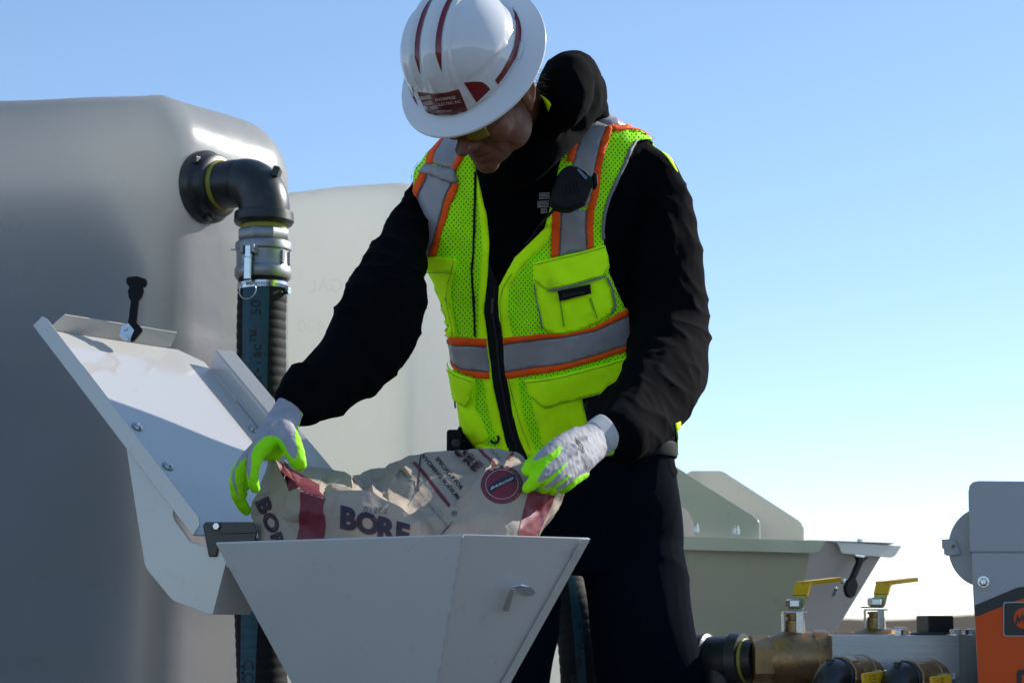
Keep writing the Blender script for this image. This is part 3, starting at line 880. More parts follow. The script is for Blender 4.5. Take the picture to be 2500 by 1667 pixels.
# ------------------------------------------------------------------ the closed hopper behind, right
C2_ = P(1977, 1351, 5.6); Z2 = C2_.z
Lc2 = C2_+(Lc-C)*1.05; Rc2 = C2_+V((0.232, 0.17, 0)); Lb2 = Lc2+HD*0.5; Rb2 = C2_+V((0.22, 0.44, 0))
ap2 = P(1890, 1790, 5.95)
zt = P(1977, 1318, 5.58).z
kk = (zt-0.004-ap2.z)/(C2_.z-ap2.z)
hop2 = thing('mixing_hopper', (ap2.x, ap2.y, DZ), 'grey-white hopper with closed lid and two upright fins, right of the man', 'hopper')
hb2 = obj('hopper_body', hopper_geo([ap2+(p-ap2)*kk for p in (Lc2, C2_, Rc2, Rb2, Lb2)], ap2, 0.9), M['white_paint'], hop2, smooth=0)
mod = hb2.modifiers.new('sheet', 'SOLIDIFY'); mod.thickness = 0.004; mod.offset = -1
mod = hb2.modifiers.new('bevel', 'BEVEL'); mod.width = 0.004; mod.segments = 3; mod.limit_method = 'ANGLE'; mod.angle_limit = R(25)
obj('outlet_pipe', lathe(ap2+V((0, 0, 0.09)), (0, 0, -1), [(0, 0.09), (0.03, 0.095), (0.06, 0.06), (ap2.z+0.09-DZ, 0.06)], 32), M['black_steel'], hop2)
fdir = (Lc2-C2_).normalized(); fn2 = V((fdir.y, -fdir.x, 0))
if fn2.y > 0: fn2 = -fn2
cen2 = (Lc2+C2_+Rc2+Rb2+Lb2)/5
ring2 = [p+(p-cen2).normalized()*0.045 for p in (Lc2, C2_, Rc2, Rb2, Lb2)]
ring2 = [V((p.x, p.y, zt)) for p in ring2]
lid2 = plate3('lid', [roundpoly(ring2, 0.02, 3)], V((0, 0, -1)), 0.003, M['white_paint'], hop2)
fp2 = C2_+fn2*0.03
plate('lid_flange', [(1540, 1305), (1667, 1309), (2016, 1320), (2003, 1344), (1998, 1348), (1985, 1350), (1667, 1341.5), (1540, 1338)], fp2, fn2, 0.003, M['white_paint'], lid2)
rdir = (Rc2-C2_).normalized(); rn2 = V((rdir.y, -rdir.x, 0))
if rn2.y > 0: rn2 = -rn2
rp2 = C2_+rn2*0.03+rdir*0.05
plate('lid_flange', [(2018, 1320), (2043, 1321), (2200, 1332), (2186, 1354), (2180, 1359), (2172, 1361), (2057, 1351), (2051, 1346), (2047, 1332), (2040, 1325)], rp2, rn2, 0.003, M['white_paint'], lid2)
pA = fp2+HD*0.03; pB = fp2+HD*0.26
plate('lid_fin', [(1520, 1310), (1520, 1060), (1548, 1072), (1646, 1137), (1838, 1258), (1848, 1266), (1854, 1278), (1855, 1317), (1696, 1311), (1694, 1290), (1691, 1270), (1678, 1245), (1665, 1237), (1648, 1244), (1640, 1310)], pA, HD, 0.004, M['white_paint'], lid2)
plate('lid_fin', [(1600, 1318), (1600, 1205), (1680, 1153), (1688, 1149), (1757, 1149), (1767, 1152), (1948, 1269), (1958, 1278), (1962, 1291), (1962, 1321)], pB, HD, 0.004, M['white_paint'], lid2)
for x, y in ((1701, 1299), (1793, 1303), (1800, 1304)):
    q = P(x, y, 5.55); obj('lid_bolt', geo_join(cyl(q, q+V((0, 0, 0.016)), 0.008, 6), cyl(q, q+V((0, 0, 0.024)), 0.004, 10)), M['zinc'], lid2)
q = P(2099, 1322, 5.62); obj('lid_bolt', cyl(q, q+V((0, 0, 0.008)), 0.0085, 6), M['zinc'], lid2)
tq = rp2+rn2*0.012
lt2 = plate('latch_strap', [(2084, 1353), (2115, 1357), (2113, 1362), (2101, 1372), (2083, 1412), (2087, 1420), (2088, 1432), (2080, 1454), (2072, 1459), (2064, 1457), (2058, 1445), (2057, 1430), (2064, 1415), (2071, 1410), (2088, 1370), (2085, 1360)], tq, rn2, 0.013, M['black_rubber'], lid2, bevel=0.004)
plate('latch_plate', [(2085, 1353), (2112, 1356), (2108, 1361), (2088, 1358)], tq+rn2*0.014, rn2, 0.003, M['zinc'], lt2)
plate('latch_keeper', [(2046, 1415), (2062, 1411), (2076, 1418), (2078, 1426), (2068, 1429), (2054, 1424)], C2_+rn2*0.02, rn2, 0.003, M['zinc'], hop2)
plate('latch_keeper', [(2036, 1432), (2044, 1434), (2036, 1456), (2027, 1455)], C2_+rn2*0.012, rn2, 0.003, M['zinc'], hop2)

# ------------------------------------------------------------------ valves and manifold, right foreground
M['passivated'] = mat('yellow_passivated_steel', (0.42, 0.38, 0.22), 0.42, 0.7, var=0.3, scale=40)
def ball_valve_big(name, bx, by, Y, label, group, hex_left=True):
    """vertical-stem bronze ball valve; (bx,by) photo pixel of the body centre"""
    c = P(bx, by, Y); k = mpp(Y)
    vt = thing(name, c-V((0, 0, 0.07)), label, 'valve', group)
    ax = V((1, 0.12, 0)).normalized()
    obj('valve_body', lathe(c-ax*0.098, ax, [(0, 0.040), (0.001, 0.048), (0.030, 0.050), (0.045, 0.058), (0.066, 0.066), (0.10, 0.069), (0.128, 0.066), (0.136, 0.066), (0.138, 0.069), (0.170, 0.069), (0.172, 0.060), (0.174, 0.052), (0.20, 0.052), (0.201, 0.042)], 44), M['bronze'], vt, smooth=35, bevel=0.001)
    obj('hex_end', lathe(c-ax*0.107, ax, [(0, 0.052), (0.002, 0.058), (0.046, 0.058), (0.048, 0.052)], 6, rot=R(30)), M['bronze'], vt, smooth=0, bevel=0.002)
    st = obj('stem_neck', lathe(c+V((0, 0, 0.045)), (0, 0, 1), [(0, 0.030), (0.012, 0.024), (0.046, 0.022), (0.048, 0.0175), (0.054, 0.0175), (0.054, 0.021), (0.060, 0.021), (0.061, 0.012)], 28), M['bronze'], vt, bevel=0.0008)
    z = c.z+0.106
    obj('stem_nut', lathe((c.x, c.y, z+0.012), (0, 0, 1), [(0, 0.010), (0.001, 0.017), (0.004, 0.0205), (0.018, 0.0205), (0.0215, 0.017), (0.022, 0.007)], 6, rot=0.4), M['steel'], st, smooth=0, bevel=0.0012)
    obj('stop_plate', geo_join(box((c.x, c.y, z+0.004), (0.052, 0.045, 0.004)), box((c.x-0.028, c.y-0.004, z-0.022), (0.004, 0.018, 0.05)), box((c.x+0.008, c.y-0.024, z-0.022), (0.017, 0.004, 0.052))), M['zinc'], st, bevel=0.0015)
    # handle: bent strip
    hd = V((0.86, 0.51, 0)); wd = V((0.9, -0.43, 0)).normalized()
    base = V((c.x-0.020, c.y-0.01, z+0.010))
    def strip(nm, pts, w, th, m, par):
        vs, fs = [], []
        for i, p in enumerate(pts):
            t = (pts[min(i+1, len(pts)-1)]-pts[max(i-1, 0)]).normalized(); n = t.cross(w.normalized()).normalized()
            for a, b_ in ((-1, -1), (1, -1), (1, 1), (-1, 1)): vs.append(p+w*(0.5*a)+n*(th*0.5*b_))
        for i in range(len(pts)-1):
            for j in range(4): fs.append((i*4+j, i*4+(j+1) % 4, i*4+4+(j+1) % 4, i*4+4+j))
        fs += [(3, 2, 1, 0), tuple(len(vs)-4+j for j in range(4))]
        return obj(nm, (vs, fs), m, par, smooth=30, bevel=0.0012)
    b0 = base+V((0.005, 0, 0))
    lean = V((0.008, 0.008, 0.025))
    s0 = [base-V((0.004, 0, 0)), b0+V((0.016, 0.004, 0)), b0+V((0.022, 0.008, 0.006)), b0+V((0.022, 0.008, 0.006))+lean]
    strip('handle_shank', s0, wd*0.034, 0.004, M['passivated'], st)
    p1 = s0[-1]
    grip = [p1, p1+lean*0.85, p1+lean*0.95+V((0.005, 0.004, 0.004)), p1+lean*0.95+V((0.012, 0.009, 0.0055))]
    for i in range(1, 7): grip.append(grip[3]+hd*(0.0145*i)+V((0, 0, 0.0015*i)))
    strip('handle_grip', grip[:4], wd*0.037, 0.009, M['yellow'], st)
    wd2 = V((-0.51, 0.86, 0))
    strip('handle_grip', [grip[2]+V((-0.012, 0.004, 0.0))]+grip[3:], wd2*0.034, 0.0105, M['yellow'], st)
    return vt
va = ball_valve_big('ball_valve', 1942, 1612, 4.6, 'bronze ball valve with yellow handle, nearest the man\'s leg', 'bronze ball valves with raised yellow handles')
vb = ball_valve_big('ball_valve', 2141, 1598, 4.95, 'bronze ball valve with yellow handle behind the aluminium block', 'bronze ball valves with raised yellow handles')

# black pipe fittings left of valve
pt = thing('pipe_tee', P(1760, 1660, 4.6), 'black pipe tee with yellow thread tape beside the nearest bronze valve', 'pipe fitting')
q0, q1 = P(1818, 1612, 4.6), P(1660, 1616, 4.68)
axp = (q1-q0).normalized()
obj('tee_body', lathe(q0, axp, [(0, 0.048), (0.001, 0.062), (0.026, 0.065), (0.030, 0.058), (0.085, 0.057), (0.089, 0.064), (0.118, 0.063), (0.120, 0.050)], 40), M['black_plastic'], pt)
obj('thread_seal_tape', lathe(q0-axp*0.008, axp, [(0, 0.049), (0.001, 0.0505), (0.007, 0.051), (0.008, 0.049)], 40), M['tape_yellow'], pt)
obj('pipe_nipple', lathe(q0-axp*0.03, axp, [(0, 0.0485), (0.03, 0.0485)], 32), M['black_plastic'], pt)
obj('thread_seal_tape', lathe(q0+axp*0.121, axp, [(0, 0.050), (0.004, 0.0535), (0.012, 0.053), (0.014, 0.048)], 40), M['tape_yellow'], pt)
obj('pipe_end', lathe(q0+axp*0.13, axp, [(0, 0.050), (0.06, 0.050), (0.065, 0.062), (0.10, 0.062), (0.102, 0.04)], 36), M['black_plastic'], pt)
obj('branch_pipe', lathe(q0+axp*0.06, (0, 0, -1), [(0, 0.055), (0.10, 0.055), (0.35, 0.055)], 32), M['black_plastic'], pt)

# aluminium manifold block
YB = 4.5
mf = thing('manifold_block', P(2190, 1650, YB), 'milled aluminium manifold block with bolts and a black square plug on top', 'manifold')
zt_ = P(2190, 1550, YB).z; xl, xr = P(2031, 1548, YB).x, P(2342, 1553, YB).x
zb_ = zt_-0.24
mb = obj('block', box(((xl+xr)/2, YB+0.13, (zt_+zb_)/2), (xr-xl, 0.26, zt_-zb_)), M['alu_block'], mf, bevel=0.0015)
# end flange plate on the right
obj('block_end', box((xr+0.028, YB+0.16, (zt_+zb_)/2+0.0005), (0.052, 0.20, zt_-zb_), Matrix.Rotation(R(0), 3, 'Z')), M['alu_block'], mf, bevel=0.0015)
pq = P(2283, 1540, YB+0.13)
obj('square_plug', geo_join(box((pq.x, pq.y, zt_+0.022), (0.064, 0.064, 0.044), Matrix.Rotation(R(14), 3, 'Z')), lathe((pq.x, pq.y, zt_), (0, 0, 1), [(0, 0.058), (0.006, 0.056), (0.008, 0.04)], 32)), M['black_plastic'], mf, bevel=0.003)
for px_, Yq in ((2191, YB+0.06), (2333, YB+0.05), (2371, YB+0.14), (2372, YB+0.2)):
    q = P(px_, 1550, Yq); q = V((q.x, q.y, zt_))
    bl = obj('bolt', lathe(q, (0, 0, 1), [(0, 0.0125), (0.003, 0.0125), (0.003, 0.0135), (0.012, 0.0135), (0.0135, 0.011), (0.014, 0.004)], 6, rot=0.5), M['zinc'], mf, smooth=0, bevel=0.001)
    obj('washer', lathe(q, (0, 0, 1), [(0, 0.021), (0.0025, 0.021), (0.003, 0.012)], 24), M['zinc'], bl)
# legs of the manifold stand
for x in (xl+0.03, xr-0.03):
    obj('stand_leg', box((x, YB+0.13, (zb_+DZ)/2), (0.05, 0.05, zb_-DZ)), M['black_steel'], mf, bevel=0.003)

def small_valve(px, py, Y, label):
    """small bronze valve screwed into the block, black elbow in front, yellow lever"""
    c = P(px, py, Y)
    g = thing('ball_valve', c-V((0, 0, 0.05)), label, 'valve', 'small bronze valves with black elbows in front of the block')
    ax = (V((0.85, 1.0, 0.0))).normalized()
    b0 = c+ax*0.02
    obj('valve_body', lathe(b0, ax, [(0, 0.030), (0.002, 0.040), (0.030, 0.0415), (0.040, 0.036), (0.052, 0.040), (0.078, 0.042), (0.081, 0.040), (0.083, 0.043), (0.100, 0.042), (0.103, 0.034), (0.13, 0.033)], 40), M['bronze'], g, bevel=0.0008)
    obj('hex_end', lathe(b0-ax*0.003, ax, [(0, 0.036), (0.003, 0.043), (0.034, 0.043), (0.040, 0.036)], 6, rot=R(12)), M['bronze'], g, smooth=0, bevel=0.0015)
    # black elbow turning down
    e0 = b0+ax*0.0; pts = []
    for k in range(0, 7):
        a = k/6*math.pi/2
        pts.append(e0-ax*(0.018+0.034*math.sin(a))-V((0, 0, 0.034))*(1-math.cos(a)))
    pts = [e0+ax*0.004]+pts+[pts[-1]-V((0, 0, 0.05)), pts[-1]-V((0, 0, 0.16))]
    obj('elbow', tube([(p.x, p.y, p.z, 0.0345, 0.0345) for p in pts], n=32, sub=3, view=V((1, -0.3, 0)), round_end=False), M['black_plastic'], g, smooth=60)
    obj('elbow_lug', box(e0-ax*0.038+V((0, 0, 0.030)), (0.012, 0.03, 0.012), Matrix.Rotation(R(-29), 3, 'Z')), M['black_plastic'], g, bevel=0.002)
    obj('elbow_rim', lathe(e0-ax*0.012, ax, [(0, 0.034), (0.002, 0.038), (0.011, 0.038), (0.0115, 0.03)], 32), M['black_plastic'], g, bevel=0.001)
    sd = V((ax.y, -ax.x, 0))
    s0 = b0+ax*0.066+sd*0.038
    st = obj('stem', geo_join(cyl(s0, s0+sd*0.026, 0.012, 16), cyl(s0+sd*0.026, s0+sd*0.036, 0.0095, 6)), M['bronze'], g, bevel=0.0008)
    n0 = s0+sd*0.034
    obj('stem_nut', lathe(n0, sd, [(0, 0.010), (0.001, 0.0135), (0.010, 0.0135), (0.012, 0.009)], 6), M['steel'], st, smooth=0, bevel=0.0008)
    ld = (V((-0.62, -0.78, -0.10))).normalized()
    up = sd.cross(ld).normalized()
    if up.z < 0: up = -up
    h0 = n0+sd*0.004
    sh = [h0+ld*t+up*u for t, u in ((-0.012, 0.010), (0.03, 0.012), (0.03, -0.014), (-0.012, -0.012))]
    plate3('lever_shank', [sh], sd, 0.003, M['zinc'], st)
    gr = roundpoly([h0+ld*t+up*u-sd*0.001 for t, u in ((0.022, 0.013), (0.115, 0.018), (0.115, -0.022), (0.022, -0.016))], 0.006, 3)
    gp = plate3('lever_grip', [gr], sd, 0.0065, M['yellow'], st, bevel=0.002)
    GB = BVHTree.FromPolygons([v.co for v in gp.data.vertices], [tuple(p.vertices) for p in gp.data.polygons])
    m_ = h0+ld*0.07
    pm = proj(m_); pe = proj(m_+ld*-0.01)
    dx, dy = pe[0]-pm[0], pe[1]-pm[1]; l = math.hypot(dx, dy); dx, dy = dx/l, dy/l
    for i, s in enumerate(('CLOSE', 'W 600', 'OPEN')):
        print_text('lever_lettering', s, (pm[0]+2, pm[1]+(i-1)*8), (dx*6.5, dy*6.5), (0, -7), GB, 0.0006, M['ink'], gp, Yg=Y)
    return g
small_valve(2040, 1648, 4.32, 'small bronze valve with black elbow, left of the two before the block')
small_valve(2204, 1656, 4.32, 'small bronze valve with black elbow, beside the orange cabinet')

# ------------------------------------------------------------------ orange and grey engine cabinet, right edge
YC_ = 4.3
cb_ = thing('engine_cabinet', (P(2480, 1600, YC_).x+0.1, YC_+0.3, DZ), 'grey engine cabinet with orange lower panel and black stripe', 'cabinet')
fn = V((0.245, 0.97, 0)).normalized()          # the front faces the camera squarely
CF = P(2400, 1500, YC_)
def px3(x, y, Y=YC_): return onplane(x, y, CF+fn*(Y-YC_), fn)
hood_loop = [px3(x, y) for x, y in ((2366, 1350), (2364, 1198), (2367, 1184), (2375, 1176), (2388, 1173), (2800, 1176), (2800, 1350))]
plate3('hood', [hood_loop], fn, 0.5, M['grey_paint'], cb_, bevel=0.006)
zs = px3(2380, 1346).z
body_loop = [px3(x, y) for x, y in ((2371, 1348.5), (2376, 1450), (2388, 1667), (2420, 2285), (2800, 2285), (2800, 1348.5))]
plate3('cabinet_body', [body_loop], fn, 0.55, M['grey_paint'], cb_, bevel=0.004)
YF = YC_-0.004
plate('stripe', [(2379.5, 1477), (2485, 1433), (2560, 1424), (2560, 1440), (2490, 1462), (2380.5, 1505)], px3(2400, 1500, YF), fn, 0.002, M['black_print'], cb_, bevel=0.0004)
plate('orange_panel', [(2380.5, 1505.5), (2490, 1462.5), (2560, 1440.5), (2800, 1440), (2800, 2000), (2406.5, 2000), (2388.6, 1667)], px3(2400, 1600, YF), fn, 0.002, M['orange_paint'], cb_, bevel=0.0004)
def rrect(x0, y0, x1, y1, r):
    return [(p.x, p.y) for p in roundpoly([V((x0, y0, 0)), V((x1, y0, 0)), V((x1, y1, 0)), V((x0, y1, 0))], r, 4)]
lb = plate('label_plate', rrect(2449, 1468, 2570, 1553, 8), px3(2500, 1500, YF-0.0025), fn, 0.0024, M['grey_paint'], cb_, bevel=0.0006)
plate('label_field', rrect(2452, 1471, 2567, 1550, 7), px3(2500, 1500, YF-0.004), fn, 0.0014, M['black_print'], lb, bevel=0.0002)
circ = [(2501+26*math.cos(a*math.pi/16), 1508+26*math.sin(a*math.pi/16)) for a in range(32)]
plate('label_disc', circ, px3(2500, 1500, YF-0.0055), fn, 0.0014, M['orange_paint'], lb, bevel=0.0002)
plate('label_mark', [(2478, 1522), (2484, 1498), (2490, 1512), (2496, 1494), (2502, 1516), (2508, 1500), (2508, 1508), (2501, 1524), (2495, 1506), (2490, 1522), (2486, 1512), (2482, 1524)], px3(2500, 1500, YF-0.0068), fn, 0.001, M['black_print'], lb, bevel=0)
plate('letter_panel', [(2482, 1690), (2482, 1642), (2486, 1634), (2560, 1630), (2560, 1642), (2494, 1646), (2494, 1690)], px3(2490, 1660, YF-0.002), fn, 0.0016, M['black_print'], cb_, bevel=0.0002)
q = px3(2401, 1420)
bo = obj('cabinet_bolt', lathe(q, -fn, [(0, 0.0115), (0.003, 0.0115), (0.003, 0.0085), (0.011, 0.0085), (0.012, 0.006)], 6), M['zinc'], cb_, smooth=0, bevel=0.001)
obj('washer', lathe(q, -fn, [(0, 0.0125), (0.0028, 0.0125), (0.003, 0.008)], 24), M['zinc'], bo)
# round plate behind the cabinet with a drilled tab
dY = YC_+0.06
circ = [(2399+84*math.cos(a*math.pi/32), 1335+96*math.sin(a*math.pi/32)) for a in range(64)]
rp = plate('round_guard', circ, px3(2400, 1335, dY), fn, 0.006, M['grey_paint'], cb_, bevel=0.001)
hole = [(2328+5*math.cos(a*math.pi/8), 1334.5+5.5*math.sin(a*math.pi/8)) for a in range(16)]
plate('guard_tab', [(2299, 1316), (2330, 1315), (2345, 1352), (2312, 1356), (2305, 1352), (2304, 1340), (2300, 1337)], px3(2320, 1335, dY-0.008), fn, 0.006, M['grey_paint'], rp, bevel=0.0008, holes=[hole])

# ------------------------------------------------------------------ the man
P_, mpp_ = P, mpp
def YM(Y): return 3.75+(Y-3.75)*1.43          # man's depths stretched along the line of sight, body pushed back from the hands
def P(px, py, Y): return P_(px, py, YM(Y))
def mpp(Y): return mpp_(YM(Y))
man = thing('person', (0.12, 4.62, DZ), 'worker in lime safety vest, black hoodie and white hard hat bending over the hopper', 'person')

# torso: stacked rounded sections (photo row, left px, right px, centre depth, half depth, roundness)
SEC = [(285, 1250, 1470, 4.26, 0.085), (318, 1150, 1535, 4.25, 0.105), (352, 1082, 1592, 4.24, 0.122), (420, 1020, 1600, 4.23, 0.135), (530, 1022, 1575, 4.23, 0.146),
       (620, 1036, 1565, 4.24, 0.150), (750, 1084, 1580, 4.26, 0.152), (880, 1114, 1610, 4.29, 0.155), (960, 1125, 1630, 4.31, 0.155),
       (1030, 1130, 1645, 4.33, 0.152), (1110, 1122, 1648, 4.35, 0.148), (1170, 1108, 1650, 4.36, 0.145)]
def torso_geo(sec, grow=0.0, n=56, sub=4, e=0.82):
    c = catmull(sec, sub)
    vs, fs = [], []
    for y, l, r, Y, h in c:
        cx = (l+r)/2; p = P(cx, y, Y); hw = (r-l)/2*mpp(Y)+grow
        for k in range(n):
            a = 2*math.pi*k/n
            ca, sa = math.cos(a), math.sin(a)
            vs.append(V((p.x+hw*math.copysign(abs(ca)**e, ca), YM(Y)-(h+grow)*math.copysign(abs(sa)**e, sa), p.z)))
    m = len(c)
    for i in range(m-1):
        for k in range(n):
            k2 = (k+1) % n; fs.append((i*n+k, i*n+k2, (i+1)*n+k2, (i+1)*n+k))
    fs.append(tuple(range(n-1, -1, -1))); fs.append(tuple((m-1)*n+k for k in range(n)))
    return vs, fs
torso = torso_geo(SEC)
shR = ptube([(1130, 390, 4.27, 44), (1078, 428, 4.27, 50), (1030, 505, 4.235, 54), (984, 592, 4.16, 64), (956, 675, 4.085, 86), (930, 765, 4.02, 108), (880, 860, 3.97, 102), (822, 918, 3.93, 88), (772, 958, 3.90, 78), (735, 985, 3.875, 62)], 0.95, n=24, sub=6)
shL = ptube([(1500, 390, 4.22, 62), (1565, 430, 4.22, 84), (1602, 540, 4.22, 100), (1622, 680, 4.20, 100), (1634, 800, 4.17, 100), (1628, 900, 4.10, 104), (1590, 975, 4.02, 98), (1545, 1035, 3.94, 84), (1508, 1068, 3.885, 70)], 0.92, n=24, sub=6)
cuffR = ptube([(762, 950, 3.89, 76), (735, 972, 3.875, 72), (718, 978, 3.865, 60)], 0.9, n=20)
TB = bvh_of(torso)
sh_cap_L = ellipsoid(P(1545, 420, 4.22), [V((0.075, 0, 0)), V((0, 0.09, 0)), V((0, 0, 0.10))])
DB = BVHTree.FromPolygons(*[list(x) for x in geo_join(torso)])

# hoodie: one continuous garment
hood = [ellipsoid(P(1392, 228, 4.06), [V((0.070, 0, -0.024)), V((0, 0.12, 0)), V((0.022, 0, 0.090))]),
        ellipsoid(P(1346, 222, 4.04), [V((0.036, 0, -0.008)), V((0, 0.06, 0)), V((0.01, 0, 0.066))]),
        ellipsoid(P(1384, 222, 3.97), [V((0.056, 0, -0.016)), V((0, 0.09, 0)), V((0.018, 0, 0.080))]),  # front lobe added to keep the sun off the cheek
        ellipsoid(P(1368, 215, 4.04), [V((0.042, 0, -0.015)), V((0, 0.09, 0)), V((0.015, 0, 0.075))]),
        ellipsoid(P(1430, 232, 4.12), [V((0.046, 0, -0.02)), V((0, 0.10, 0)), V((0.014, 0, 0.060))]),
        ellipsoid(P(1462, 268, 4.18), [V((0.026, 0, 0)), V((0, 0.07, 0)), V((0, 0, 0.030))]),
        ptube([(1335, 320, 3.98, 34), (1352, 290, 4.00, 44), (1378, 258, 4.08, 54), (1402, 238, 4.10, 62), (1420, 240, 4.18, 50)], 1.0, n=18),
        ptube([(1190, 428, 4.06, 40), (1260, 400, 4.03, 62), (1325, 350, 4.02, 62), (1380, 300, 4.08, 60)], 0.9, n=18),
        ptube([(1180, 330, 4.22, 50), (1280, 300, 4.26, 70), (1400, 290, 4.27, 60)], 1.0, n=18)]
co, fa = remesh([torso, shR, shL, cuffR]+hood, 0.0062, 3)
pj = [proj(V(p)) for p in co]
co = relax(co, fa, [x > 1285 and y < 318 for x, y in pj], 24)
nr = normals_of(co, fa)
out = []
for p, n in zip(co, nr):
    v = V(p)
    x, y = proj(v)
    arm = 1.0 if not (1060 < x < 1520) else 0.15
    if y < 330: arm = 0.55
    if 1140 < x < 1250 and 380 < y < 700: arm = 0.3
    # fabric folds: ridged noise running across the sleeves
    f = 1-abs(noise.noise(V((v.x*11+v.z*7, v.y*7, v.z*13-v.x*5))))**0.6*1.6
    g = 1-abs(noise.noise(V((v.x*26, v.y*16+3, v.z*22+v.x*14))))*2
    out.append(v+n*(arm*(0.0075*(f-0.4)+0.0020*(g-0.4))))
hoodie = obj('hoodie', (out, fa), M['navy'], man, smooth=180)
HBV = bvh_of((out, fa))
# chest print: three little blocks of lines
for i, (x0, y0, x1, nl) in enumerate(((1316, 471, 1342, 5), (1312, 491, 1340, 5), (1320, 509, 1336, 4))):
    for k in range(nl):
        y = y0+k*3.4
        drape('chest_print', [(x0, y+1.0), (x1, y-0.6), (x1, y+0.8), (x0, y+2.3)], HBV, 0.001, M['white_thread'], hoodie, step=8, thick=0)
# cuffs
obj('cuff', ptube([(758, 962, 3.885, 66), (735, 978, 3.872, 68), (716, 990, 3.862, 58)], 0.85, n=28, round_end=True, wob=lambda t, w: 1+0.012*math.sin(w*26)), M['navy'], hoodie, smooth=180)
obj('cuff', ptube([(1530, 1050, 3.92, 72), (1505, 1066, 3.89, 66), (1492, 1072, 3.875, 60)], 0.85, n=28, wob=lambda t, w: 1+0.012*math.sin(w*26)), M['navy'], hoodie, smooth=180)

# jeans
hips = torso_geo([(1040, 1116, 1646, 4.335, 0.150), (1120, 1108, 1650, 4.355, 0.152), (1220, 1106, 1662, 4.37, 0.155), (1320, 1120, 1668, 4.38, 0.150), (1400, 1150, 1660, 4.38, 0.130)])
legL = ptube([(1530, 1250, 4.37, 118), (1550, 1380, 4.36, 124), (1568, 1520, 4.34, 126), (1590, 1680, 4.35, 128), (1620, 1900, 4.39, 105), (1645, 2150, 4.42, 98), (1650, 2215, 4.42, 100)], 0.9, n=24, sub=6)
legR = ptube([(1235, 1250, 4.37, 118), (1235, 1400, 4.35, 128), (1240, 1520, 4.32, 124), (1228, 1680, 4.33, 112), (1205, 1900, 4.38, 100), (1190, 2150, 4.42, 96), (1190, 2215, 4.42, 100)], 0.9, n=24, sub=6)
cj, fj = remesh([hips, legL, legR], 0.0075, 3)
nj = normals_of(cj, fj)
out = []
for p, n in zip(cj, nj):
    v = V(p)
    f = 1-abs(noise.noise(V((v.x*7+5, v.y*5, v.z*6+v.x*5))))**0.7*1.7
    g = 1-abs(noise.noise(V((v.x*15, v.y*9+9, v.z*9-v.x*8))))*2
    out.append(v+n*(0.006*(f-0.4)+0.0012*(g-0.4)))
jeans = obj('jeans', (out, fj), M['denim'], man, smooth=180)
JB = bvh_of((out, fj))
obj('belt', torso_geo([(1082, 1104, 1650, 4.348, 0.150), (1088, 1102, 1652, 4.348, 0.152), (1112, 1100, 1654, 4.352, 0.154), (1118, 1102, 1653, 4.352, 0.152)], sub=2), M['black_cloth'], jeans, smooth=60)
obj('belt_stud', cyl(P(1113, 1082, 4.21), P(1113, 1082, 4.185), 0.009, 18), M['black_steel'], jeans, bevel=0.002)
obj('belt_pouch', box(P(1108, 1082, 4.26), (0.03, 0.09, 0.055)), M['black_cloth'], jeans, bevel=0.006)
# boots on the deck
for x in (1190, 1650):
    p = P(x, 2200, 4.42)
    obj('boot', remesh([tube([(p.x, p.y, p.z+0.06, 0.06, 0.06), (p.x, p.y, DZ+0.09, 0.056, 0.06)], n=18), tube([(p.x, p.y+0.06, DZ+0.052, 0.045, 0.048), (p.x-0.01, p.y-0.08, DZ+0.05, 0.05, 0.046), (p.x-0.02, p.y-0.19, DZ+0.04, 0.045, 0.034)], n=18, view=V((0, 0, 1)))], 0.008, 2), M['leather'], man, smooth=180)

# ---------------------------------------------------------------- head and body under the clothes
HS = V((0.84656, -0.53119, -0.03421)).normalized()      # hard hat: side, front, up
HF0 = V((-0.22163, -0.29332, -0.92997)).normalized()
HU = V((-0.48396, -0.79486, 0.36604)).normalized()
KC = V((-0.08941, 3.93, 2.53175))
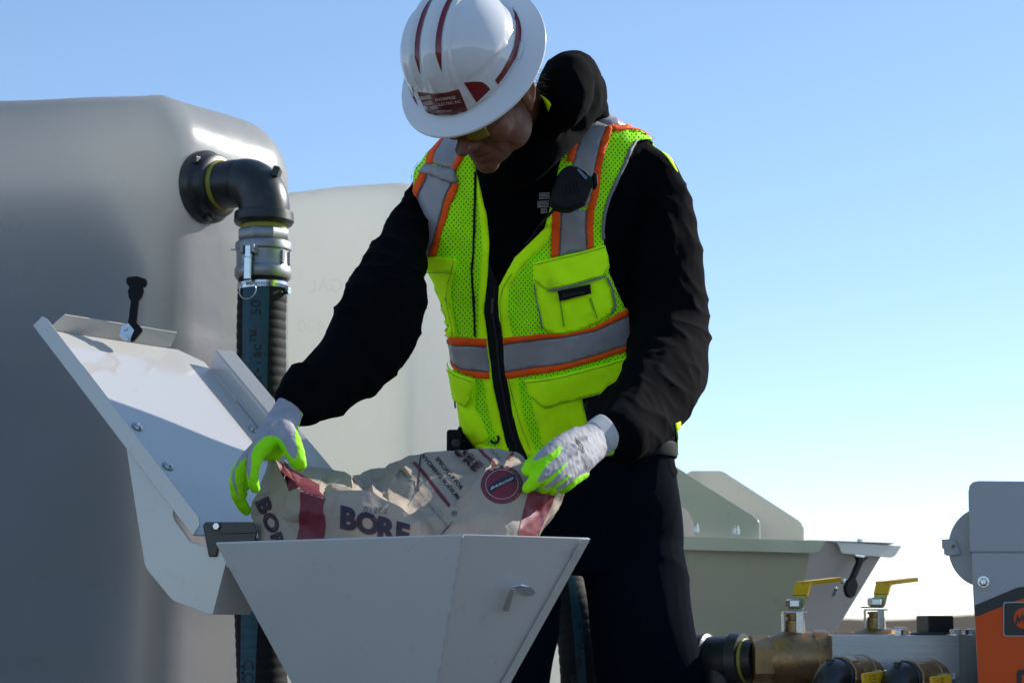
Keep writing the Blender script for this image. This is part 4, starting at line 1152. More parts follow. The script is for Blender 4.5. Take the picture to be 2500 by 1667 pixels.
# the head is a little less bowed than the hat
hs = V((0.82471, -0.53878, -0.17196)).normalized()
hf = V((-0.42794, -0.39569, -0.81258)).normalized()
hu = V((-0.36976, -0.74373, 0.55690)).normalized()
HC = V((-0.0585, 3.9416, 2.4729))
HSC = 1.12
def HL(x, y, z): return HC+(hs*x+hf*y+hu*z)*HSC
def hel(x, y, z, rx, ry, rz, **k): return ellipsoid(HL(x, y, z), [hs*(rx*HSC), hf*(ry*HSC), hu*(rz*HSC)], **k)
def htube(pts, **k):
    o = []
    for x, y, z, r in pts:
        p = HL(x, y, z); o.append((p.x, p.y, p.z, r*HSC, r*HSC))
    return tube(o, n=12, sub=4, **k)
head = [hel(0, -0.012, 0.03, 0.078, 0.098, 0.088), hel(0, 0.018, -0.045, 0.066, 0.074, 0.075), hel(0, 0.045, -0.085, 0.048, 0.048, 0.042),
        hel(0, 0.078, -0.108, 0.025, 0.020, 0.020), hel(0, 0.066, -0.066, 0.036, 0.032, 0.030),
        hel(0.036, 0.052, -0.034, 0.034, 0.034, 0.034), hel(-0.036, 0.052, -0.034, 0.034, 0.034, 0.034),
        hel(0.030, 0.074, 0.022, 0.034, 0.020, 0.012), hel(-0.030, 0.074, 0.022, 0.034, 0.020, 0.012),
        htube([(0, 0.090, 0.012, 0.010), (0, 0.102, -0.010, 0.011), (0, 0.116, -0.034, 0.015), (0, 0.118, -0.042, 0.013)]),
        hel(0.013, 0.100, -0.043, 0.010, 0.012, 0.009), hel(-0.013, 0.100, -0.043, 0.010, 0.012, 0.009),
        hel(0.044, 0.014, -0.080, 0.024, 0.044, 0.036), hel(-0.044, 0.014, -0.080, 0.024, 0.044, 0.036),
        htube([(-0.024, 0.083, -0.071, 0.005), (0, 0.096, -0.068, 0.0065), (0.024, 0.083, -0.071, 0.005)]),
        htube([(-0.022, 0.083, -0.081, 0.005), (0, 0.095, -0.082, 0.0075), (0.022, 0.083, -0.081, 0.005)])]
for s in (-1, 1):
    head += [hel(0.080*s, -0.012, -0.016, 0.010, 0.019, 0.031), htube([(0.083*s, 0.004, 0.004, 0.004), (0.090*s, -0.012, 0.014, 0.0055), (0.092*s, -0.027, 0.0, 0.006), (0.086*s, -0.018, -0.03, 0.006), (0.080*s, 0.0, -0.046, 0.006)])]
nk = P(1345, 320, 4.20)
n0 = HL(0, -0.035, -0.05)
neck = tube([(n0.x, n0.y, n0.z, 0.060, 0.060), ((n0.x+nk.x)/2, (n0.y+nk.y)/2, (n0.z+nk.z)/2, 0.060, 0.06), (nk.x, nk.y, nk.z, 0.07, 0.07)], n=18)
def limb(c, k): return ptube([(a, b_, Y, w*k) for a, b_, Y, w in c], 0.9, n=12, sub=4)
inner = [torso_geo([(y, l+45, r-45, Y, h-0.035) for y, l, r, Y, h in SEC]),
         limb([(1140, 400, 4.28, 40), (1082, 430, 4.28, 36), (1026, 515, 4.24, 38), (984, 600, 4.17, 42), (940, 740, 4.04, 46), (800, 930, 3.91, 38), (720, 990, 3.865, 30)], 0.85),
         limb([(1500, 410, 4.22, 60), (1590, 540, 4.22, 58), (1620, 860, 4.12, 50), (1560, 1020, 3.97, 40), (1480, 1070, 3.87, 32)], 0.85),
         limb([(1530, 1180, 4.36, 90), (1565, 1600, 4.35, 75), (1645, 2180, 4.42, 55)], 0.9),
         limb([(1230, 1180, 4.36, 90), (1238, 1600, 4.33, 75), (1190, 2180, 4.42, 55)], 0.9),
         limb([(722, 985, 3.865, 30), (665, 1075, 3.80, 34), (640, 1110, 3.79, 26)], 0.7), limb([(1480, 1070, 3.87, 32), (1385, 1115, 3.76, 36), (1350, 1135, 3.74, 28)], 0.7)]
hd_co, hd_f = remesh(head+[neck]+inner, 0.0034, 12)
hv = []
for p in hd_co:
    v = V(p); q = (v-HC)/HSC; x, y, z = q.dot(hs), q.dot(hf), q.dot(hu)
    d = 0.0
    if y > 0.03 and z > -0.13 and abs(x) < 0.09:
        # eye sockets, crease from the nostril round the mouth, mouth line
        for s in (-1, 1):
            d -= 0.010*math.exp(-(((x-0.031*s)/0.016)**2+((z-0.002)/0.010)**2))
            cx_ = 0.020+0.018*max(0, min(1, (-z-0.040)/0.05))
            d -= 0.0035*math.exp(-((x*s-cx_)/0.004)**2)*(1 if -0.10 < z < -0.04 else 0)
            d -= 0.0025*math.exp(-((x*s-cx_-0.016)/0.004)**2)*(1 if -0.105 < z < -0.03 else 0)
        d -= 0.004*math.exp(-((z+0.0755)/0.0028)**2)*math.exp(-(x/0.024)**2)
        d += 0.0007*noise.noise(v*180)+0.0010*noise.noise(v*70)
    v = v+hf*d
    # head vertices squeezed inward where they poked through the hat's shell
    q = v-KC; xh, yh, zh = q.dot(HS), q.dot(HF0), q.dot(HU)
    if zh > -0.05 and q.length < 0.24:
        r = math.hypot(xh/0.1206, yh/0.1363); m_ = 1-0.16*min(1, (zh+0.05)/0.03)
        lim_ = m_*math.sqrt(max(0.02, 1-max(0, zh/0.135)**2))
        if r > lim_: v = v+(HS*xh+HF0*yh)*(lim_/r-1)
        if zh > 0.125: v = v-HU*(zh-0.125)
    hv.append(v)
body = obj('body', (hv, hd_f), M['skin'], man, smooth=180)
# short grey hair on the nape and over the ear
hr = []
fs = []
rnd = random.Random(3)
for i in range(260):
    s = 1 if rnd.random() < 0.8 else -1
    w = rnd.uniform(-0.5, 1.0)
    p = HL(0.074*s+rnd.uniform(-0.004, 0.006)*s, -0.028-0.055*rnd.random(), rnd.uniform(-0.055, 0.03))
    d = (hs*s*0.7-hu*0.6-hf*0.3+V((rnd.uniform(-.4, .4), rnd.uniform(-.4, .4), rnd.uniform(-.4, .4)))).normalized()
    t = d.cross(hf).normalized()*0.0006
    k = len(hr); L_ = rnd.uniform(0.008, 0.016)
    hr += [p-t, p+t, p+d*L_+V((0, 0, -0.001))]; fs.append((k, k+1, k+2))
obj('hair', (hr, fs), M['hair'], man, smooth=0)['kind'] = 'stuff'
# safety glasses
gl = obj('safety_glasses', geo_join(htube([(-0.058, 0.082, -0.004, 0.0022), (-0.03, 0.101, -0.001, 0.0025), (0, 0.107, -0.003, 0.0025), (0.03, 0.101, -0.001, 0.0025), (0.058, 0.082, -0.004, 0.0022)]),
    htube([(0.058, 0.082, -0.004, 0.0028), (0.074, 0.045, -0.008, 0.0026), (0.084, -0.01, -0.010, 0.0026)]), htube([(-0.058, 0.082, -0.004, 0.0028), (-0.074, 0.045, -0.008, 0.0026), (-0.080, 0.02, -0.012, 0.0026)])), M['black_plastic'], man, smooth=180)
for s in (-1, 1):
    vs, fs = [], []
    for i in range(9):
        for j in range(6):
            x = (0.012+0.040*i/8)*s; z = -0.004-0.024*j/5*(1-0.3*abs(i/8-0.45))
            y = 0.104-5.2*x*x
            vs.append(HL(x, y, z))
    for i in range(8):
        for j in range(5):
            a = i*6+j; fs.append((a, a+1, a+7, a+6))
    o = obj('lens', (vs, fs), M['lens'], gl, smooth=180)
    m = o.modifiers.new('thick', 'SOLIDIFY'); m.thickness = 0.0018

# ---------------------------------------------------------------- hard hat
HUx, HFx, HSx = HU, HF0, HS
def KL(x, y, z): return KC+HSx*x+HFx*y+HUx*z
def dome_r(u, w):
    """u: 0 rim .. 1 top; w: angle from the side, pi/2 is the front"""
    th = u*math.pi/2
    ct, st = math.cos(th)**0.80, math.sin(th)
    x = 0.1206*ct*math.cos(w); y = 0.1363*ct*math.sin(w); z = 0.004+0.1416*st**0.94
    # long ribs over the crown
    n = V((x/0.1206**2, y/0.1363**2, max(z, 0)/0.1416**2)).normalized()
    h = 0.0
    fade = max(0, min(1, (z-0.062)/0.035)) if y > 0 else max(0, min(1, (z-0.05)/0.03))
    rib = lambda c, s: math.exp(-((abs(x)-c)/s)**4)
    h += 1.5*fade*(0.0042*math.exp(-(x/0.0125)**4)+0.0045*rib(0.0425, 0.0065)-0.0022*rib(0.0255, 0.008))
    # side panel, raised, ending over the ear
    b1 = 1/(1+math.exp(-(abs(x)-0.062-0.10*max(0, z-0.07))/0.0022))
    b2 = 1/(1+math.exp(-(z-0.048-0.20*max(0, y))/0.0022))
    h += 0.0035*b1*b2*(1 if y > -0.1 else 0.6)
    # front pads where the badge and the corner patches sit
    if y > 0: h += 0.002*max(0, min(1, (0.052-z)/0.006))*max(0, min(1, (z-0.006)/0.006))
    return V((x, y, z))+n*h
vs, fs = [], []
NW, NU = 176, 64
for i in range(NU+1):
    for k in range(NW):
        q = dome_r(i/NU*0.985, 2*math.pi*k/NW)
        vs.append(KL(*q))
for i in range(NU):
    for k in range(NW):
        k2 = (k+1) % NW; fs.append((i*NW+k, i*NW+k2, (i+1)*NW+k2, (i+1)*NW+k))
top = len(vs); vs.append(KL(*dome_r(1.0, 0.0)))
for k in range(NW): fs.append((NU*NW+k, NU*NW+(k+1) % NW, top))
# brim: from the dome rim outward, drooping, with a rolled edge
prof = [(0.0, 0.004), (0.10, 0.0045), (0.25, 0.002), (0.5, -0.0035), (0.75, -0.009), (0.93, -0.0125), (1.0, -0.0140), (1.012, -0.0165), (1.0, -0.019), (0.93, -0.0165), (0.7, -0.0115), (0.3, -0.004), (0.0, 0.0)]
b0 = len(vs)
def brim(s, dz, w):
    cw, sw = math.cos(w), math.sin(w)
    xi, yi = 0.118*cw, 0.1335*sw
    xo, yo = 0.168*cw, (0.1784 if sw > 0 else 0.1825)*sw
    lift = 0.010*max(0, -sw)**2*s+0.004*max(0, sw)**4*s
    return V((xi+(xo-xi)*s, yi+(yo-yi)*s, dz+lift-0.004*abs(cw)**4*s))
for s, dz in prof:
    for k in range(NW): vs.append(KL(*brim(s, dz, 2*math.pi*k/NW)))
for i in range(len(prof)-1):
    for k in range(NW):
        k2 = (k+1) % NW; fs.append((b0+i*NW+k, b0+(i+1)*NW+k, b0+(i+1)*NW+k2, b0+i*NW+k2))
hat = obj('hard_hat', (vs, fs), M['helmet'], man, smooth=60)
KB = bvh_of((vs, fs))
def dk_(name, poly, off, m, parent=None, step=6, thick=0): return drape(name, poly, KB, off, m, parent or hat, step=step, thick=thick, Yg=3.85, smooth=180)
Z = lambda pts: [(960+x/4.355, y/4.355) for x, y in pts]
# crown stripes (laid along the ribs of the shell, front to back)
def crown(x0, w):
    vs, fs = [], []
    ys = [0.100-0.0064*i for i in range(34)]
    for i, y in enumerate(ys):
        f = 1.0 if i > 3 else (i+0.15)/4
        for j in range(5):
            x = x0+w*(j/4-0.5)*f*(1 if y > -0.02 else max(0.5, 1+(y+0.02)*4))
            if y > 0.066: pass
            d = KL(x, y, 0.35); dr = -HUx
            h = KB.ray_cast(d, dr)
            vs.append((h[0]+h[1]*0.0009*(1 if h[1].dot(HUx) > 0 else -1)) if h[0] else KL(x, y, 0.1))
    for i in range(len(ys)-1):
        for j in range(4): fs.append((i*5+j, i*5+j+1, i*5+j+6, i*5+j+5))
    return obj('red_stripe', (vs, fs), M['red_refl'], hat, smooth=180)
crown(-0.0255, 0.013); crown(0.0255, 0.013)
dk_('red_stripe', Z([(1262, 80), (1290, 150), (1305, 250), (1300, 380), (1280, 500), (1230, 620), (1160, 750), (1082, 855), (1112, 900), (1190, 800), (1260, 690), (1320, 570), (1358, 430), (1364, 320), (1345, 220), (1310, 140)]), 0.001, M['red_refl'])
dk_('red_patch', Z([(752, 880), (850, 868), (940, 872), (985, 900), (1032, 950), (886, 1092)]), 0.001, M['red_refl'])
dk_('red_patch', Z([(160, 920), (200, 920), (215, 985), (240, 1060), (268, 1132), (235, 1090), (195, 1015)]), 0.001, M['red_refl'])
dk_('rim_clip', Z([(1365, 470), (1392, 472), (1378, 555), (1350, 635), (1308, 638), (1335, 570)]), 0.003, M['helmet'])
stk = dk_('badge', Z([(260, 978), (430, 998), (560, 985), (690, 950), (706, 965), (792, 1175), (700, 1210), (560, 1232), (440, 1228), (370, 1205), (345, 1180)]), 0.0012, M['sticker'])
u = lambda x, y: (960+x/4.355, y/4.355)
def htext(body, x, y, size, slope, m, off=0.0019, bold=0.0, spacing=1.0, sk=0.22):
    s = size/4.355
    bendc = lambda a, b_: (a, b_-0.012*a*a)
    print_text('badge_lettering', body, u(x, y), (s, slope*s), (-sk*s*-1*-1 if False else -sk*s, -s*0.95), KB, off, m, hat, bold=bold, spacing=spacing, Yg=3.85)
htext('ENTERPRISE', 556, 1052, 44, -0.14, M['sticker_ink'], spacing=0.92)
htext('ELECTRIC, INC.', 602, 1098, 42, -0.16, M['sticker_ink'], spacing=0.88)
htext('307.353.2697', 545, 1183, 30, -0.05, M['sticker_ink'])
htext('www.enterpriseelectric.net', 590, 1206, 20, -0.09, M['sticker_ink2'])
for (x, y, w_) in ((286, 1042, 112), (318, 1100, 95), (346, 1150, 122)):
    for k in range(5):
        yy = y-14+k*7.5; xo = k*3.5
        dk_('badge_line', Z([(x+xo, yy), (x+xo+w_, yy-w_*0.17), (x+xo+w_+2, yy-w_*0.17+4), (x+xo+2, yy+4)]), 0.0018, M['sticker_ink'], step=12)

# ---------------------------------------------------------------- safety vest
def fold(x, y):
    f = 0.0075*noise.noise(V((x*0.011+y*0.006, y*0.004-x*0.002, 2.0)))
    f += 0.0052*noise.noise(V((x*0.03-y*0.012, y*0.010+x*0.004, 5.0)))
    f += 0.0018*noise.noise(V((x*0.055+y*0.02, y*0.035, 8.0)))
    return f
A = lambda pts: [(900+x/2.24, y/2.24) for x, y in pts]          # from the two enlarged views
B = lambda pts: [(950+x/1.96, 350+y/1.96) for x, y in pts]
_c = catmull([(y, l, r) for y, l, r, _, _ in SEC], 8)
def edge(y):
    for a, b_ in zip(_c, _c[1:]):
        if a[0] <= y <= b_[0]:
            t = (y-a[0])/(b_[0]-a[0]+1e-9); return a[1]+(b_[1]-a[1])*t, a[2]+(b_[2]-a[2])*t
    return (_c[0][1], _c[0][2]) if y < _c[0][0] else (_c[-1][1], _c[-1][2])
def vd(name, poly, off, m, parent, step=10, thick=0.0016, bulge=0, bw=25, bvh=None, extra=None):
    # keep the outline on the torso: the cloth turns round its flank there
    pl = []
    for x, y in resample(list(poly)+[poly[0]], step):
        l, r = edge(y); q = (min(max(x, l+2.5+0.02*(y % 7)), r-2.5), y)
        if not pl or math.hypot(q[0]-pl[-1][0], q[1]-pl[-1][1]) > 1.0: pl.append(q)
    if math.hypot(pl[0][0]-pl[-1][0], pl[0][1]-pl[-1][1]) < 1.0: pl.pop()
    poly = pl
    return drape(name, poly, bvh or TB, off, m, parent, step=step, thick=thick, bulge=bulge, bw=bw, fold=fold, Yg=4.22, smooth=180, extra=extra)
left_outer = [(1087, 338), (1040, 366), (1017, 397), (1008, 428), (1011, 480), (1019, 531), (1033, 616), (1046, 668), (1058, 706), (1074, 748), (1083, 809), (1093, 850), (1103, 884), (1108, 920), (1113, 957), (1116, 1023), (1138, 1055), (1174, 1097), (1210, 1103), (1246, 1101)]
left_inner = [(1236, 1069), (1225, 1008), (1205, 916), (1194, 824), (1185, 758), (1192, 690), (1197, 605), (1190, 528), (1176, 470), (1166, 425), (1158, 395), (1150, 352), (1120, 330)]
vest = vd('safety_vest', left_outer+left_inner, 0.0110, M['lime_mesh'], man, step=9, thick=0.002)
right_outer = [(1396, 330), (1440, 300), (1470, 278), (1510, 291), (1552, 312), (1598, 345), (1552, 348), (1535, 375), (1525, 402), (1510, 432), (1498, 460), (1486, 488), (1476, 520), (1469, 562), (1468, 590), (1475, 651), (1498, 707), (1516, 748), (1532, 768), (1552, 804), (1556, 840), (1560, 900), (1560, 1000), (1540, 1080), (1500, 1110), (1290, 1115)]
right_inner = [(1271, 1064), (1256, 1008), (1241, 911), (1231, 824), (1221, 773), (1219, 738), (1221, 697), (1236, 668), (1257, 629), (1293, 594), (1329, 558), (1342, 513), (1355, 450), (1364, 410), (1376, 370)]
vd('vest_panel', right_outer+right_inner, 0.0110, M['lime_mesh'], vest, step=9, thick=0.002)
# back of the vest: wraps round the torso from side to side
bs = [s for s in SEC if s[0] <= 1110]
bg_ = torso_geo([(y, l, r, Y, h) for y, l, r, Y, h in bs], grow=0.008, n=72)
n = 72
cy_back = []
keep = []
for f in bg_[1][:-2]:
    c = sum((V(bg_[0][i]) for i in f), V())/len(f)
    x, y = proj(c)
    ci = min(SEC, key=lambda s: abs(s[0]-y))
    lim = -0.01
    if c.y > YM(ci[3])+lim and 300 < y < 1108: keep.append(f)
used = sorted({i for f in keep for i in f}); mp_ = {i: k for k, i in enumerate(used)}
ob = obj('vest_back', ([bg_[0][i] for i in used], [tuple(mp_[i] for i in f) for f in keep]), M['lime'], vest, smooth=180)
ob.modifiers.new('thick', 'SOLIDIFY').thickness = 0.002
# vest's back edge as lime patches laid on the hoodie at image pixels
drape('vest_edge_patch', [(1598, 347), (1618, 362), (1640, 392), (1654, 421), (1648, 416), (1630, 388), (1612, 368), (1598, 354)], HBV, 0.002, M['lime'], vest, step=8, thick=0.0015)
drape('vest_edge_patch', [(1646, 1034), (1659, 1028), (1660, 1052), (1650, 1060)], HBV, 0.002, M['lime'], vest, step=6, thick=0.001)
drape('collar_edge', [(1321, 231), (1332, 238), (1343, 248), (1347, 255), (1341, 272), (1337, 262), (1331, 246)], HBV, 0.003, M['lime'], vest, step=6, thick=0.001)
# plackets
vd('placket', [(1165, 424), (1176, 468), (1190, 528), (1197, 605), (1192, 690), (1185, 758), (1194, 824), (1205, 916), (1225, 1008), (1236, 1069), (1246, 1101), (1222, 1101), (1210, 1050), (1202, 1008), (1184, 916), (1176, 824), (1172, 758), (1177, 690), (1181, 605), (1174, 528), (1167, 470)], 0.0125, M['lime'], vest)
vd('placket', [(1342, 513), (1329, 558), (1293, 594), (1257, 629), (1236, 668), (1221, 697), (1219, 738), (1221, 773), (1231, 824), (1241, 911), (1256, 1008), (1271, 1064), (1290, 1113), (1316, 1113), (1298, 1064), (1281, 1008), (1266, 911), (1252, 824), (1243, 773), (1241, 738), (1246, 700), (1262, 668), (1284, 640), (1312, 612), (1345, 575), (1358, 540)], 0.0125, M['lime'], vest)
# hem band, bottom left
vd('hem', [(1174, 1097), (1138, 1055), (1116, 1023), (1120, 1012), (1145, 1042), (1180, 1082), (1215, 1090), (1246, 1090), (1246, 1101), (1210, 1103)], 0.0125, M['lime'], vest)
# zips
vd('zip', [(1160, 424), (1166, 424), (1164, 520), (1163, 600), (1161, 656), (1166, 740), (1170, 816), (1166, 818), (1161, 740), (1156, 660), (1158, 600), (1159, 520)], 0.0142, M['black_cloth'], vest, step=6)
vd('zip', [(1196, 640), (1216, 690), (1219, 738), (1221, 773), (1231, 824), (1241, 911), (1256, 1008), (1271, 1064), (1292, 1116), (1262, 1116), (1248, 1100), (1236, 1064), (1225, 1008), (1205, 916), (1194, 824), (1185, 765), (1190, 700)], 0.0095, M['black_cloth'], vest, step=8)
vd('zip_tooth_line', [(1207, 700), (1210, 700), (1209, 770), (1217, 830), (1227, 915), (1243, 1008), (1258, 1066), (1274, 1114), (1270, 1114), (1254, 1066), (1239, 1008), (1223, 915), (1213, 830), (1205, 770)], 0.0112, M['ink'], vest, step=7)
vd('zip_pull', [(1203, 727), (1208, 727), (1208, 762), (1203, 763)], 0.0135, M['badge_ink'], vest, step=6)
# piping along the armholes
vd('piping', [(1552, 348), (1535, 375), (1525, 402), (1510, 432), (1498, 460), (1486, 488), (1476, 520), (1469, 562), (1470, 585), (1463, 585), (1463, 560), (1469, 518), (1479, 486), (1491, 457), (1503, 428), (1517, 399), (1527, 372), (1543, 349)], 0.0140, M['piping'], vest, step=6)
vd('piping', [(1017, 397), (1008, 428), (1011, 480), (1019, 531), (1024, 531), (1018, 480), (1014, 430), (1021, 400)], 0.0140, M['piping'], vest, step=6)

# shoulder tapes
def tape(poly): return vd('reflective_tape', poly, 0.0135, M['tape'], vest, step=10, thick=0.0012)
def trim(poly): return vd('orange_trim', poly, 0.0142, M['orange_mesh'], vest, step=8, thick=0.0012)
tape(A([(428, 775), (500, 765), (545, 850), (490, 925), (482, 945), (372, 910), (330, 910), (372, 860)]))
trim(A([(424, 765), (436, 768), (420, 800), (380, 850), (372, 908), (332, 906), (352, 850), (385, 805)]))
trim(A([(505, 850), (548, 850), (525, 885), (492, 930), (486, 950), (462, 940), (480, 895)]))
tape(A([(335, 958), (400, 965), (472, 1008), (440, 1070), (425, 1120), (400, 1230), (365, 1391), (300, 1386), (285, 1280), (272, 1190), (290, 1080)]))
trim(A([(305, 955), (337, 959), (312, 1030), (288, 1095), (275, 1190), (262, 1180), (256, 1110), (275, 1045)]))
trim(A([(470, 1008), (502, 1010), (490, 1060), (465, 1110), (440, 1190), (412, 1300), (394, 1395), (360, 1391), (385, 1280), (410, 1170), (430, 1100), (445, 1060)]))
mt = vd('mic_tab', A([(335, 907), (380, 920), (440, 935), (478, 935), (500, 1002), (470, 1008), (400, 985), (345, 960), (305, 955), (318, 930)]), 0.0165, M['tape'], vest, step=8, thick=0.0015)
tape(A([(1148, 738), (1225, 690), (1310, 720), (1285, 735), (1262, 800), (1235, 900), (1222, 1000), (1200, 1120), (1130, 1160), (1045, 1160), (1080, 1000), (1115, 900)]))
trim(A([(1115, 745), (1150, 737), (1138, 810), (1114, 900), (1078, 902), (1092, 840)]))
trim(A([(1286, 722), (1328, 712), (1310, 770), (1285, 840), (1262, 930), (1255, 1040), (1245, 1090), (1225, 1152), (1187, 1152), (1208, 1090), (1220, 1020), (1228, 930), (1252, 820)]))
tape(A([(1045, 1158), (1120, 1158), (1187, 1154), (1186, 1250), (1190, 1371), (1110, 1385), (1035, 1400), (1040, 1280)]))
trim(A([(1000, 1150), (1046, 1144), (1042, 1260), (1036, 1401), (995, 1410), (998, 1280)]))
trim(A([(1186, 1152), (1226, 1150), (1218, 1250), (1223, 1362), (1190, 1371), (1183, 1270)]))
# over the shoulder
tape(A([(1225, 690), (1278, 636), (1350, 655), (1440, 702), (1400, 715), (1318, 716)]))
trim(A([(1266, 633), (1312, 636), (1345, 650), (1300, 650), (1272, 652)]))
trim(A([(1318, 716), (1400, 712), (1440, 703), (1500, 735), (1556, 782), (1480, 745), (1420, 728), (1380, 735), (1325, 745)]))

# waist band
def band(name, polyB, off, m): return vd(name, B(polyB), off, m, vest, step=10, thick=0.0012)
band('orange_trim', [(265, 907), (340, 918), (478, 926), (480, 964), (345, 956), (268, 936)], 0.0145, M['orange_mesh'])
band('reflective_tape', [(268, 933), (345, 953), (480, 961), (492, 1092), (440, 1088), (380, 1077), (295, 1026), (275, 980)], 0.0137, M['tape'])
band('orange_trim', [(295, 1024), (330, 1048), (380, 1073), (440, 1086), (492, 1089), (496, 1119), (440, 1117), (385, 1093), (300, 1043)], 0.0145, M['orange_mesh'])
band('orange_trim', [(549, 926), (700, 908), (850, 906), (980, 871), (1060, 825), (1122, 788), (1134, 822), (1070, 850), (980, 891), (800, 926), (640, 941), (553, 957)], 0.0145, M['orange_mesh'])
band('reflective_tape', [(553, 954), (640, 938), (800, 923), (980, 888), (1070, 848), (1132, 818), (1168, 885), (1157, 957), (1000, 1008), (850, 1048), (650, 1078), (566, 1090)], 0.0137, M['tape'])
band('orange_trim', [(565, 1086), (650, 1074), (850, 1044), (1000, 1004), (1157, 953), (1152, 966), (1123, 992), (1000, 1032), (850, 1072), (660, 1107), (571, 1117)], 0.0145, M['orange_mesh'])

# pockets
pk = vd('chest_pocket', B([(692, 655), (760, 640), (1015, 610), (1024, 645), (1050, 700), (1066, 780), (1050, 812), (1000, 850), (900, 892), (850, 902), (790, 906), (755, 895), (733, 875), (715, 790)]), 0.015, M['lime'], vest, step=9, bulge=0.003, bw=40)
vd('pocket_edge', B([(690, 668), (698, 668), (706, 740), (722, 800), (738, 878), (730, 880), (713, 795), (700, 735)]), 0.020, M['piping'], vest, step=6)
vd('pocket_edge', B([(1022, 640), (1030, 645), (1054, 700), (1069, 780), (1052, 815), (1046, 808), (1060, 778), (1046, 703)]), 0.020, M['piping'], vest, step=6)
fl_ = vd('pocket_flap', B([(687, 570), (780, 548), (900, 522), (1014, 489), (1026, 540), (1034, 592), (1012, 641), (890, 675), (762, 704), (735, 690), (690, 655)]), 0.0215, M['lime'], vest, step=9, bulge=0.002, bw=20, thick=0.003)
vd('flap_edge', B([(760, 697), (890, 668), (1010, 634), (1013, 642), (890, 677), (762, 706)]), 0.0285, M['piping'], vest, step=6)
bd = vd('pocket_badge', B([(803, 701), (948, 671), (953, 716), (812, 748)]), 0.0265, M['black_cloth'], vest, step=6, thick=0.0015)
print_text('badge_lettering', 'BlackSeries', (1398, 717), (11.2, -2.3), (2.2, 11.0*-1), TB, 0.0300, M['badge_ink'], bd, Yg=4.1)
vd('pleat', B([(812, 750), (820, 748), (838, 868), (830, 870)]), 0.0225, M['lime_stitch'], vest, step=6)
vd('pleat', B([(948, 735), (955, 733), (986, 830), (980, 833)]), 0.0225, M['lime_stitch'], vest, step=6)
lpk = vd('side_pocket', B([(165, 528), (250, 536), (341, 546), (336, 605), (322, 660), (320, 720), (335, 800), (351, 925), (262, 907), (250, 840), (245, 780), (210, 690), (180, 610)]), 0.0145, M['lime'], vest, step=9, bulge=0.003, bw=40)
vd('pocket_hem', B([(165, 528), (250, 536), (341, 546), (337, 606), (260, 600), (178, 590)]), 0.0205, M['lime'], vest, step=8, thick=0.002)
print_text('vest_lettering', 'SE', (1100, 729), (12.5, 1.0), (0.5, -12.5), TB, 0.0255, M['ink'], lpk, bold=0.012, align='RIGHT', Yg=4.2)
print_text('vest_lettering', ', INC.', (1109, 744), (12.5, 1.0), (0.5, -12.5), TB, 0.0255, M['ink'], lpk, bold=0.012, align='RIGHT', Yg=4.2)
vd('lower_pocket', B([(300, 1080), (430, 1118), (436, 1180), (432, 1260), (470, 1330), (490, 1400), (470, 1425), (420, 1440), (350, 1345), (334, 1290), (318, 1195)]), 0.0145, M['lime'], vest, step=9, bulge=0.004, bw=35)
vd('pocket_flap', B([(298, 1040), (370, 1085), (441, 1116), (436, 1160), (424, 1205), (400, 1254), (350, 1214), (322, 1200), (308, 1160)]), 0.0235, M['lime'], vest, step=9, bulge=0.004, thick=0.003)
vd('lower_pocket', B([(680, 1190), (760, 1180), (910, 1165), (948, 1330), (920, 1360), (850, 1400), (740, 1445), (715, 1340), (695, 1250)]), 0.0145, M['lime'], vest, step=9, bulge=0.004, bw=35)
vd('lower_pocket', B([(905, 1160), (1110, 1060), (1120, 1200), (1060, 1330), (950, 1400), (925, 1300)]), 0.0142, M['black_cloth'], vest, step=10)
vd('pocket_flap', B([(648, 1122), (760, 1105), (900, 1075), (1020, 1045), (1124, 1015), (1116, 1060), (1094, 1108), (1036, 1150), (1004, 1186), (900, 1212), (745, 1246), (720, 1230), (680, 1196)]), 0.0235, M['lime'], vest, step=9, bulge=0.002, bw=20, thick=0.003)
vd('side_strap', B([(296, 1256), (320, 1232), (345, 1210), (358, 1222), (336, 1252), (305, 1264)]), 0.02, M['black_cloth'], vest, step=6, thick=0.004)
hook = []
for k in range(13):
    a = R(200+k*17); hook.append((950+(505+19*math.cos(a))/1.96, 350+(1418-19*math.sin(a))/1.96))
hp_ = [drop(TB, x, y, 4.2)[0]+V((0, -0.022, 0)) for x, y in hook]
obj('hook', tube([(p.x, p.y, p.z, 0.0028, 0.0028) for p in hp_], n=8, sub=2), M['black_cloth'], vest, smooth=180)
# stitched cross on the black patch
for a, b_ in (((925, 1225), (948, 1262)), ((948, 1225), (925, 1262)), ((995, 1190), (1004, 1202))):
    (x0, y0), (x1, y1) = B([a, b_]); dx, dy = x1-x0, y1-y0; l = math.hypot(dx, dy); dx, dy = dx/l*0.5, dy/l*0.5
    vd('stitch', [(x0-dy, y0+dx), (x1-dy, y1+dx), (x1+dy, y1-dx), (x0+dy, y0-dx)], 0.0165, M['bag_small'], vest, step=8, thick=0)

